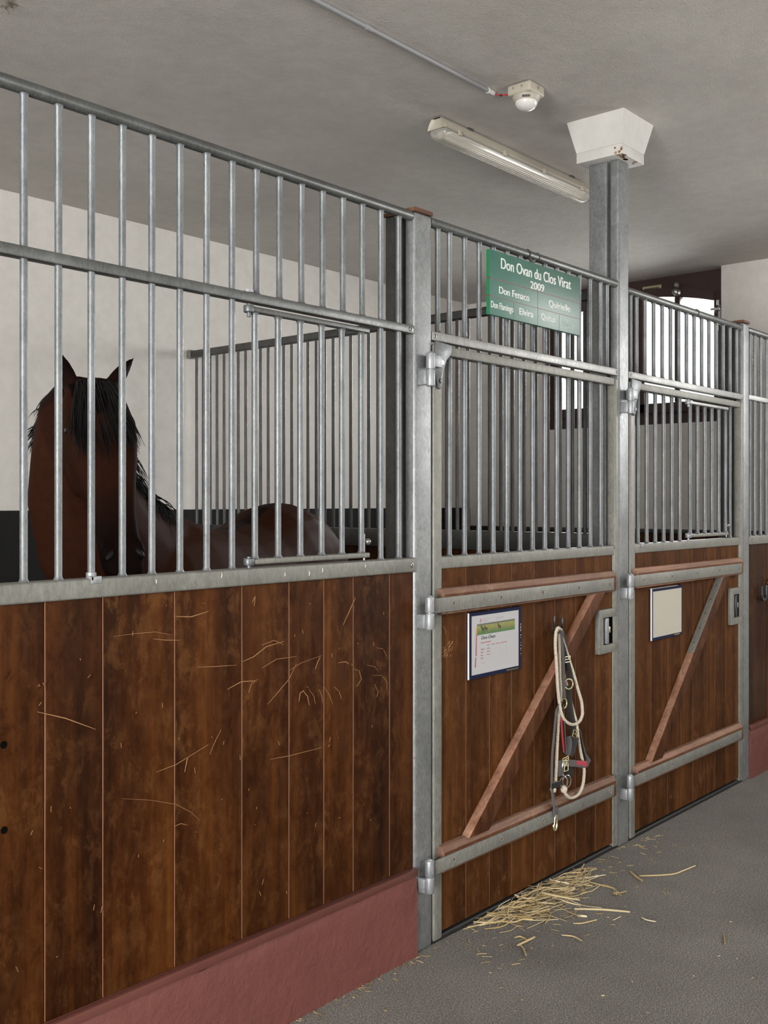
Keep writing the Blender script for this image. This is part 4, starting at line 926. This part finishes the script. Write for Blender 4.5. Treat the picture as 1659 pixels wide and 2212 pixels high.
NAMES = ['longest pale straw stalk lying across the asphalt from the pile', 'long bent straw stalk on the floor before the farther door', 'short split straw beside the long bent stalk', 'hooked straw stalk just past the pile towards the farther door', 'thin straw lying alone in front of the pile',
 'angled thin straw on open floor in front of the pile', 'small curved straw nearest the crossed pair', 'flat straw crossing a small curved one on the floor', 'curved straw tail pointing away from the crossed pair', 'wispy grass stem under the near edge of the pile',
 'lone brown stub of straw on the open floor', 'white forked straw on the open floor beyond the longest stalk', 'white straw leaning against the foot of the door', 'straw curving along the front edge of the pile', 'thick straw lying on top of the pile', 'short white straw stub below the longest stalk', 'tiny pale straw chip near the white forked straw']
rnd = random.Random(12)
for i, s in enumerate(STALKS):
    w = [0.0075, 0.0062, 0.0075, 0.0055, 0.0045, 0.004, 0.0045, 0.0075, 0.0045, 0.0025, 0.006, 0.004, 0.006, 0.005, 0.0065, 0.008, 0.003][i]
    lift = 0.022 if i in (12, 14) else 0.0035 if i != 7 else 0.008
    b = MB(); stalk(b, [(x, min(y, -0.004), lift+(0.001*k)) for k, (x, y) in enumerate(s)], w, 0.0030, [0.85, 0.75, 0.55, 0.6, 0.62, 0.7, 0.5, 0.5, 0.55, 0.45, 0.3, 0.95, 1.0, 0.7, 0.8, 0.9, 0.9][i])
    if i == 3:
        for k in range(7): stalk(b, [(3.575, -0.255, 0.005), (3.575+rnd.uniform(-0.03, 0.03), -0.255+rnd.uniform(-0.03, 0.02), 0.006+rnd.uniform(0, 0.01))], 0.003, 0.002, 0.4)
    o = b.build('straw_stalk', M['straw'], None, (s[0][0], s[0][1], 0.0)); tag(o, NAMES[i], 'straw', 'loose straw stalks on the floor')
b = MB(); rnd = random.Random(2)
for i in range(270):
    u = rnd.betavariate(1.7, 1.9); x = 3.00+0.74*u; spread = 0.155*math.sin(PI*min(1, max(0.02, u)))**0.8+0.012
    y = -0.012-abs(rnd.gauss(0, 0.55))*spread; z = 0.003+0.040*rnd.random()**1.6*max(0.0, 1-abs(y)/0.19)*math.sin(PI*u)
    a = rnd.gauss(-0.25, 0.65); d = rnd.uniform(0.02, 0.075)*(1.5 if rnd.random() < 0.2 else 1); bend = rnd.uniform(-0.25, 0.25)*d
    dx, dy = math.cos(a)*d, math.sin(a)*d; q = []
    for t in (-1, 0, 1):
        yy = y+dy*t+bend*(1-t*t)*math.cos(a); q.append((x+dx*t-bend*(1-t*t)*math.sin(a), min(-0.004, yy), max(0.002, z+rnd.uniform(-0.010, 0.010)*abs(t))))
    stalk(b, q, rnd.choice((0.0012, 0.0016, 0.0022, 0.0030, 0.0044)), 0.0016, rnd.betavariate(2.2, 1.8))
for i in range(170):    # finer chaff round it
    x = rnd.uniform(2.75, 4.35); y = -0.01-abs(rnd.gauss(0, 0.16)); a = rnd.uniform(0, PI); d = rnd.uniform(0.004, 0.018)
    if 3.75 < x < 4.25: y *= 0.55
    stalk(b, [(x-d*math.cos(a), min(-0.004, y-d*math.sin(a)), 0.0022), (x, y, 0.003), (x+d*math.cos(a), min(-0.004, y+d*math.sin(a)), 0.0022)], rnd.choice((0.0010, 0.0016, 0.0024)), 0.0012, rnd.betavariate(2, 2.2))
for i in range(150):
    x = rnd.uniform(1.9, 6.0); y = -rnd.uniform(0.02, 1.3); a = rnd.uniform(0, PI); d = rnd.uniform(0.0015, 0.006)
    stalk(b, [(x-d*math.cos(a), y-d*math.sin(a), 0.0018), (x+d*math.cos(a), y+d*math.sin(a), 0.002)], rnd.choice((0.0012, 0.002, 0.003)), 0.0014, rnd.betavariate(2.5, 1.6))
for i in range(120):    # dusty crumbs along the plinth foot
    x = rnd.uniform(1.4, 2.75); y = -0.016-abs(rnd.gauss(0, 0.02)); a = rnd.uniform(0, PI); d = rnd.uniform(0.003, 0.012)
    stalk(b, [(x-d*math.cos(a), min(-0.014, y-d*math.sin(a)), 0.002), (x+d*math.cos(a), min(-0.014, y+d*math.sin(a)), 0.003)], rnd.choice((0.0010, 0.0018)), 0.0012, rnd.betavariate(1.6, 2.4))
o = b.build('straw_litter', M['straw'], None, (3.3, -0.1, 0)); tag(o, 'heap of loose straw and chaff swept against the foot of the stall door', 'straw', None, 'stuff')

# wisp of cobweb on the ceiling
b = MB(); rnd = random.Random(17)
for i in range(9):
    x, y = 1.795+rnd.uniform(-0.01, 0.02), 1.05+rnd.uniform(-0.04, 0.03); q = [(x, y, 3.169)]
    for k_ in range(4): q.append((q[-1][0]+rnd.uniform(-0.012, 0.016), q[-1][1]+rnd.uniform(-0.016, 0.012), 3.169-0.004*(k_+1)*rnd.random()))
    b.tube(smooth(q, 3), 0.0011, 5)
o = b.build('cobweb', plain('dusty_cobweb', (0.13, 0.105, 0.075), 0.9), None, (1.8, 1.04, 3.17)); tag(o, 'dusty brown cobweb wisp clinging to the ceiling in the top left corner of the photo', 'cobweb', None, 'stuff')

# ------------------------------------------------------------------ the horse
CA, SA = math.cos(math.radians(40.707)), math.sin(math.radians(40.707))
Rv = Vector((SA, -CA, 0)); Fv = Vector((CA, SA, 0)); Zv = Vector((0, 0, 1)); EYE = Vector((0, -2.1543, 0))
def cf(r, f, z): return EYE + Rv*r + Fv*f + Zv*z
def ring(c, ax, ay, ra, rb, n=24, p=2.2, rb2=None):
    """super-elliptic section: half width ra along ax, rb along +ay and rb2 along -ay"""
    out = []
    for i in range(n):
        a = 2*PI*i/n; ca, sa = math.cos(a), math.sin(a)
        x = math.copysign(abs(ca)**(2/p), ca)*ra; y = math.copysign(abs(sa)**(2/p), sa)*(rb if sa >= 0 else (rb2 or rb))
        out.append(Vector(c)+Vector(ax)*x+Vector(ay)*y)
    return out
HB = MB()
W0 = Vector((2.50, 1.07, 0)); bd_ = Vector((0.946, 0.324, 0)).normalized(); ld = Vector((-bd_.y, bd_.x, 0))
TOR = [(-.47, 1.06, .06, .07), (-.44, 1.07, .14, .13), (-.34, 1.08, .24, .20), (-.18, 1.09, .31, .235), (0, 1.085, .345, .25), (.18, 1.07, .325, .27), (.36, 1.075, .31, .285), (.54, 1.095, .315, .29), (.72, 1.125, .355, .295), (.86, 1.135, .365, .295), (1.02, 1.12, .345, .285), (1.16, 1.085, .30, .25), (1.27, 1.04, .24, .20), (1.34, 1.0, .16, .13), (1.37, 0.99, .06, .05)]
HB.loft([ring(W0+bd_*d+Zv*z, ld, Zv, hw, hh, 28, 2.15) for d, z, hh, hw in TOR])
def chain(pts, n=16):
    """limb or neck: list of (centre, half-width sideways, half-depth)"""
    P = [Vector(p[0]) for p in pts]; rings = []
    for i, p in enumerate(P):
        t = (P[min(i+1, len(P)-1)]-P[max(i-1, 0)]).normalized(); s = ld - t*ld.dot(t); s.normalize(); u = s.cross(t)
        rings.append(ring(p, s, u, pts[i][1], pts[i][2], n))
    HB.loft(rings)
# neck, bowed towards the aisle so that the head looks out
NK = [(W0+bd_*.05+Zv*1.10, .17, .33), (cf(-.96, 3.74, 1.24), .195, .30), (cf(-1.015, 3.62, 1.40), .180, .235), (cf(-1.040, 3.52, 1.55), .160, .185), (cf(-1.025, 3.44, 1.68), .135, .150), (cf(-1.0, 3.39, 1.80), .125, .120), (cf(-.965, 3.34, 1.862), .085, .075)]
NL = []
for i, (c, a, b_) in enumerate(NK):
    P = [Vector(q[0]) for q in NK]; t = (P[min(i+1, 6)]-P[max(i-1, 0)]).normalized()
    s = (ld*(1-i/7.0)+(-Rv*0.9+Fv*0.1)*(i/7.0)); s = (s-t*s.dot(t)).normalized(); u = s.cross(t); NL.append(ring(c, s, u, a, b_, 20))
HB.loft(NL)
# legs with knees, hocks and hooves
def leg(d, side, hind):
    o = W0+bd_*d+ld*side
    if not hind:
        pts = [((0, 1.02), .085, .13), ((0.0, .84), .075, .105), ((.01, .68), .058, .075), ((.0, .50), .048, .056), ((-.005, .44), .047, .053), ((0, .38), .037, .043), ((0, .25), .030, .037), ((0, .16), .036, .042), ((-.03, .10), .033, .038), ((-.05, .06), .045, .052), ((-.06, .004), .055, .065)]
    else:
        pts = [((-.05, 1.08), .11, .20), ((-.06, .90), .10, .17), ((-.05, .76), .08, .12), ((.06, .62), .055, .075), ((.12, .52), .043, .06), ((.125, .46), .042, .055), ((.10, .38), .036, .045), ((.085, .25), .032, .040), ((.08, .16), .037, .043), ((.05, .10), .033, .038), ((.03, .06), .045, .052), ((.02, .004), .055, .065)]
    chain([(o+bd_*x+Zv*z, a, c) for (x, z), a, c in pts], 14)
leg(-.22, -.13, False); leg(-.16, .13, False); leg(1.06, -.14, True); leg(1.14, .14, True)
# head: sections from the poll down to the muzzle
POLL = cf(-.925, 3.27, 1.868); MUZ = cf(-.752, 3.03, 1.262)
A_ = (MUZ-POLL).normalized(); S_ = (Rv*math.cos(0.48)+Fv*math.sin(0.48)); S_ = (S_-A_*S_.dot(A_)).normalized(); N_ = A_.cross(S_)
if N_.dot(Fv) > 0: N_ = -N_                 # the face looks towards the aisle
HD = [(-.02, .045, .05, .030), (0.0, .070, .075, .035), (.05, .088, .105, .045), (.11, .098, .135, .050), (.165, .104, .155, .050), (.22, .099, .165, .044), (.28, .089, .160, .036), (.34, .077, .135, .030), (.40, .066, .110, .028), (.46, .058, .095, .027), (.52, .056, .090, .028), (.57, .058, .086, .030), (.61, .056, .078, .028), (.645, .048, .060, .020), (.665, .030, .035, .010)]
#      t along the head, half width, depth behind the axis, depth in front of it
HB.loft([ring(POLL+A_*t, S_, N_, hw*1.1, fr, 26, 2.3, bk) for t, hw, bk, fr in HD])
def blob(c, ax, r, n=14):
    """ellipsoid with axes ax scaled by r"""
    rings = []
    for i in range(1, n):
        a = PI*i/n; rings.append([Vector(c)+ax[0]*(r[0]*math.sin(a)*math.cos(2*PI*j/16))+ax[1]*(r[1]*math.sin(a)*math.sin(2*PI*j/16))+ax[2]*(r[2]*math.cos(a)) for j in range(16)])
    HB.loft(rings)
for s in (-1, 1):
    blob(POLL+A_*.155+S_*(.088*s)+N_*.022, (S_, N_, A_), (.022, .024, .038))      # brow over the eye
    blob(POLL+A_*.235+S_*(.060*s)-N_*.095, (S_, N_, A_), (.040, .085, .105))      # round jowl
    blob(POLL+A_*.300+S_*(.064*s)+N_*.004, (S_, N_, A_), (.016, .016, .07))       # facial crest
    blob(POLL+A_*.575+S_*(.047*s)+N_*.016, (S_, N_, A_), (.020, .020, .034))      # nostril flare
    # ear: a pointed cup
    base = POLL+A_*.000+S_*(.060*s)-N_*.012; up = (-A_+S_*(.85 if s > 0 else -.22)+N_*.05).normalized(); sd = (N_*.5+S_*(-.5*s)); sd = (sd-up*sd.dot(up)).normalized(); fr = up.cross(sd)
    HB.loft([ring(base+up*t, sd, fr, w, q, 12) for t, w, q in ((-.03, .024, .020), (.0, .027, .021), (.04, .032, .020), (.075, .030, .016), (.11, .020, .011), (.135, .010, .007), (.150, .003, .003))])
raw = HB.build('horse_raw', M['horse'], None, (2.5, 1.07, 0.0))
md = raw.modifiers.new('r', 'REMESH'); md.mode = 'VOXEL'; md.voxel_size = 0.0095; md.use_smooth_shade = True
sm = raw.modifiers.new('s', 'SMOOTH'); sm.factor = 0.5; sm.iterations = 7
dg = bpy.context.evaluated_depsgraph_get(); hm = bpy.data.meshes.new_from_object(raw.evaluated_get(dg)); bpy.data.objects.remove(raw)
hm.name = 'horse'; hm.materials.clear(); hm.materials.append(M['horse'])
def top_of(r): return max(r, key=lambda q: q.z+0.35*(q-EYE).dot(Fv)*0.3+(q-EYE).dot(Rv)*0.4)
cr = [POLL-N_*.045-A_*.015]+[top_of(NL[i]) for i in (5, 4, 3, 2, 1)]
O0 = Vector((2.5, 1.07, 0.0)); cv = []
def clamp(x): return max(0.0, min(1.0, x))
for v in hm.vertices:
    p = v.co+O0; t = (p-POLL).dot(A_); near = (p-(POLL+A_*t)); inh = near.length < .22 and (p-POLL).dot(Fv) < .28
    c = 0.80
    if inh and t > -.16:
        c = 0.60
        nn = near.dot(N_); ss = abs(near.dot(S_))
        c -= .45*clamp((t-.36)/.17)                                   # dark muzzle
        if nn > -.02: c -= .22*clamp(1-abs(ss-.085)/.035)*clamp(1-abs(t-.16)/.07)   # round the eyes
        if nn > .005 and t < .13 and ss < .075: c = .04
        if t < .0: c = .12+.3*clamp((t+.06)/.06)                       # ear tips
    else:
        h = p.z; c = 0.76+.10*clamp((h-1.0)/.4) - .14*clamp(((p-W0).dot(bd_)*-1-.05)/.25)
        if h < .62: c *= clamp((h-.35)/.27)
        dt = (p-W0).dot(bd_); top = abs((p-W0).dot(ld))
        if min((p-(cr[k].lerp(cr[k+1], q/4))).length for k in range(len(cr)-1) for q in range(5)) < .075: c = .03
        if dt > -.1 and top < .035 and h > 1.36: c = .35                # dark line along the back
    cv.append(clamp(c))
at = hm.attributes.new('coat', 'FLOAT', 'POINT'); at.data.foreach_set('value', cv)
HORSE = link('horse', hm, None, O0); tag(HORSE, 'dark bay horse with black mane looking out through the bars of its stall', 'horse')
for s in (-1, 1):
    b = MB(); c = POLL+A_*.168+S_*(.093*s)+N_*.014; rg = []
    for i in range(1, 12):
        a = PI*i/12; rg.append([c+(S_*math.cos(2*PI*j/16)+N_*math.sin(2*PI*j/16))*(.0185*math.sin(a))+A_*(.0185*math.cos(a)) for j in range(16)])
    b.loft(rg); b.build('eye', M['eye'], HORSE)
    b = MB(); c = POLL+A_*.592+S_*(.044*s)+N_*.026; ax = (A_+S_*.5*s).normalized(); rg = []
    for i in range(1, 10):
        a = PI*i/10; rg.append([c+(S_*math.cos(2*PI*j/12)+N_*math.sin(2*PI*j/12))*(.011*math.sin(a))+ax*(.019*math.cos(a)) for j in range(12)])
    b.loft(rg); b.build('nostril', M['hair'], HORSE)
def hairs(name, roots, rnd, w=0.0045):
    b = MB()
    for p, d1, d2, L in roots:
        q = [p, p+d1*L*.35, p+d1*L*.6+d2*L*.15, p+d1*L*.75+d2*L*.42]
        P = smooth(q, 3); n_ = len(P); b.tube(P, [w*(1-.9*(i/(n_-1))**1.4) for i in range(n_)], 4, cap=False)
    return b.build(name, M['hair'], HORSE, angle=180)
rnd = random.Random(9); jit = lambda s: Vector((rnd.gauss(0, s), rnd.gauss(0, s), rnd.gauss(0, s)))
fl = []
for i in range(520):       # forelock: falls from between the ears over the forehead
    u = rnd.uniform(-1, 1); p = POLL+A_*(rnd.uniform(.0, .06))+S_*(.056*u)+N_*(.030+rnd.uniform(-.01, .01))
    d1 = (A_*.9+S_*(.26*u+rnd.gauss(0, .08))+N_*(.10+rnd.gauss(0, .03))).normalized(); d2 = (A_+S_*(.12*u+rnd.gauss(0, .08))-N_*.04).normalized()
    fl.append((p, d1, d2, rnd.uniform(.10, .21)))
hairs('forelock', fl, rnd, 0.0030)
mn = []
for i in range(1150):       # mane along the crest, part of it on either side
    u = rnd.random()*(len(cr)-1); k = int(u); p = cr[k].lerp(cr[min(k+1, len(cr)-1)], u-k)+jit(.006)
    sgn = 1 if rnd.random() < .72 else -1
    d1 = (-Zv*.25+Rv*(.42*sgn)-Fv*.1+jit(.09)).normalized(); d2 = (-Zv+Rv*(.05*sgn)+jit(.06)).normalized(); mn.append((p, d1, d2, rnd.uniform(.08, .17)))
for i in range(110):       # tuft blown out behind the near cheek
    q = rnd.random(); p = cf(-1.085, 3.42, 1.865).lerp(cf(-1.150, 3.46, 1.72), q)+jit(.010); d1 = (-Rv*.55-Zv*.5+jit(.14)).normalized(); mn.append((p, d1, (-Zv*.9-Rv*.25+jit(.1)).normalized(), rnd.uniform(.04, .085)))
hairs('mane', mn, rnd, 0.0030)
tl = []; tr = W0+bd_*1.30+Zv*1.17
for i in range(200): tl.append((tr+jit(.016), (bd_*.25-Zv*.9+jit(.05)).normalized(), (-Zv+bd_*.1+jit(.06)).normalized(), rnd.uniform(.75, 1.05)))
hairs('tail', tl, rnd, 0.006)

# ------------------------------------------------------------------ daylight
w = bpy.data.worlds.new('overcast_sky'); SC.world = w; w.use_nodes = True; bg = w.node_tree.nodes['Background']
bg.inputs['Color'].default_value = (0.97, 0.985, 1.0, 1); bg.inputs['Strength'].default_value = 1.8
def area(name, loc, rot, sx, sy, power, col):
    l = bpy.data.lights.new(name, 'AREA'); l.shape = 'RECTANGLE'; l.size = sx; l.size_y = sy; l.energy = power; l.color = col
    o = bpy.data.objects.new(name, l); COL.objects.link(o); o.location = loc; o.rotation_euler = rot; return o
# area lights at the openings: they stand for the bright yard outside, save the added aisle pair
area('daylight_doorway_left', (XL-0.12, (DL[0]+DL[1])/2, 1.45), (0, -PI/2-0.30, 0), 2.4, 2.2, 670, (1.0, 0.985, 0.96))
area('daylight_end_window', (XW+0.26, (DR[0]+DR[1])/2, 2.5), (0, PI/2-0.15, 0), 0.95, 2.7, 90, (1.0, 0.985, 0.96))
area('daylight_window', (7.85, 1.51, 2.80), (0, PI/2-0.42, 0), 1.2, 1.7, 165, (0.97, 0.985, 1.0)).data.spread = math.radians(115)
for a, c in WF: area('added_aisle_fill', ((a+c)/2, YF-0.10, 2.0), (PI/2+0.50, 0, 0), c-a, 1.35, 46, (1.0, 0.985, 0.96))  # added fill behind the camera, lifts the aisle ceiling and stall fronts

# ------------------------------------------------------------------ camera
cam = bpy.data.cameras.new('camera'); co = bpy.data.objects.new('camera', cam); COL.objects.link(co); SC.camera = co
cam.sensor_fit = 'VERTICAL'; cam.sensor_height = 36.0; cam.lens = 36.0*2232.2/2212.0; cam.shift_y = -21.0/2212.0
cam.clip_start = 0.05; cam.clip_end = 60
co.location = (0.0, -2.1543, 1.5); co.rotation_euler = (PI/2, 0, math.radians(40.707)-PI/2)
vs_ = SC.view_settings; vs_.view_transform = 'Standard'; vs_.look = 'None'; vs_.gamma = 1.0; vs_.exposure = 0.0; vs_.use_curve_mapping = False
SC.cycles.max_bounces = 8; SC.cycles.diffuse_bounces = 4; SC.cycles.glossy_bounces = 3; SC.cycles.transparent_max_bounces = 24; SC.cycles.transmission_bounces = 4
SC.cycles.use_denoising = True; SC.cycles.sample_clamp_indirect = 6.0; SC.cycles.caustics_reflective = False; SC.cycles.caustics_refractive = False
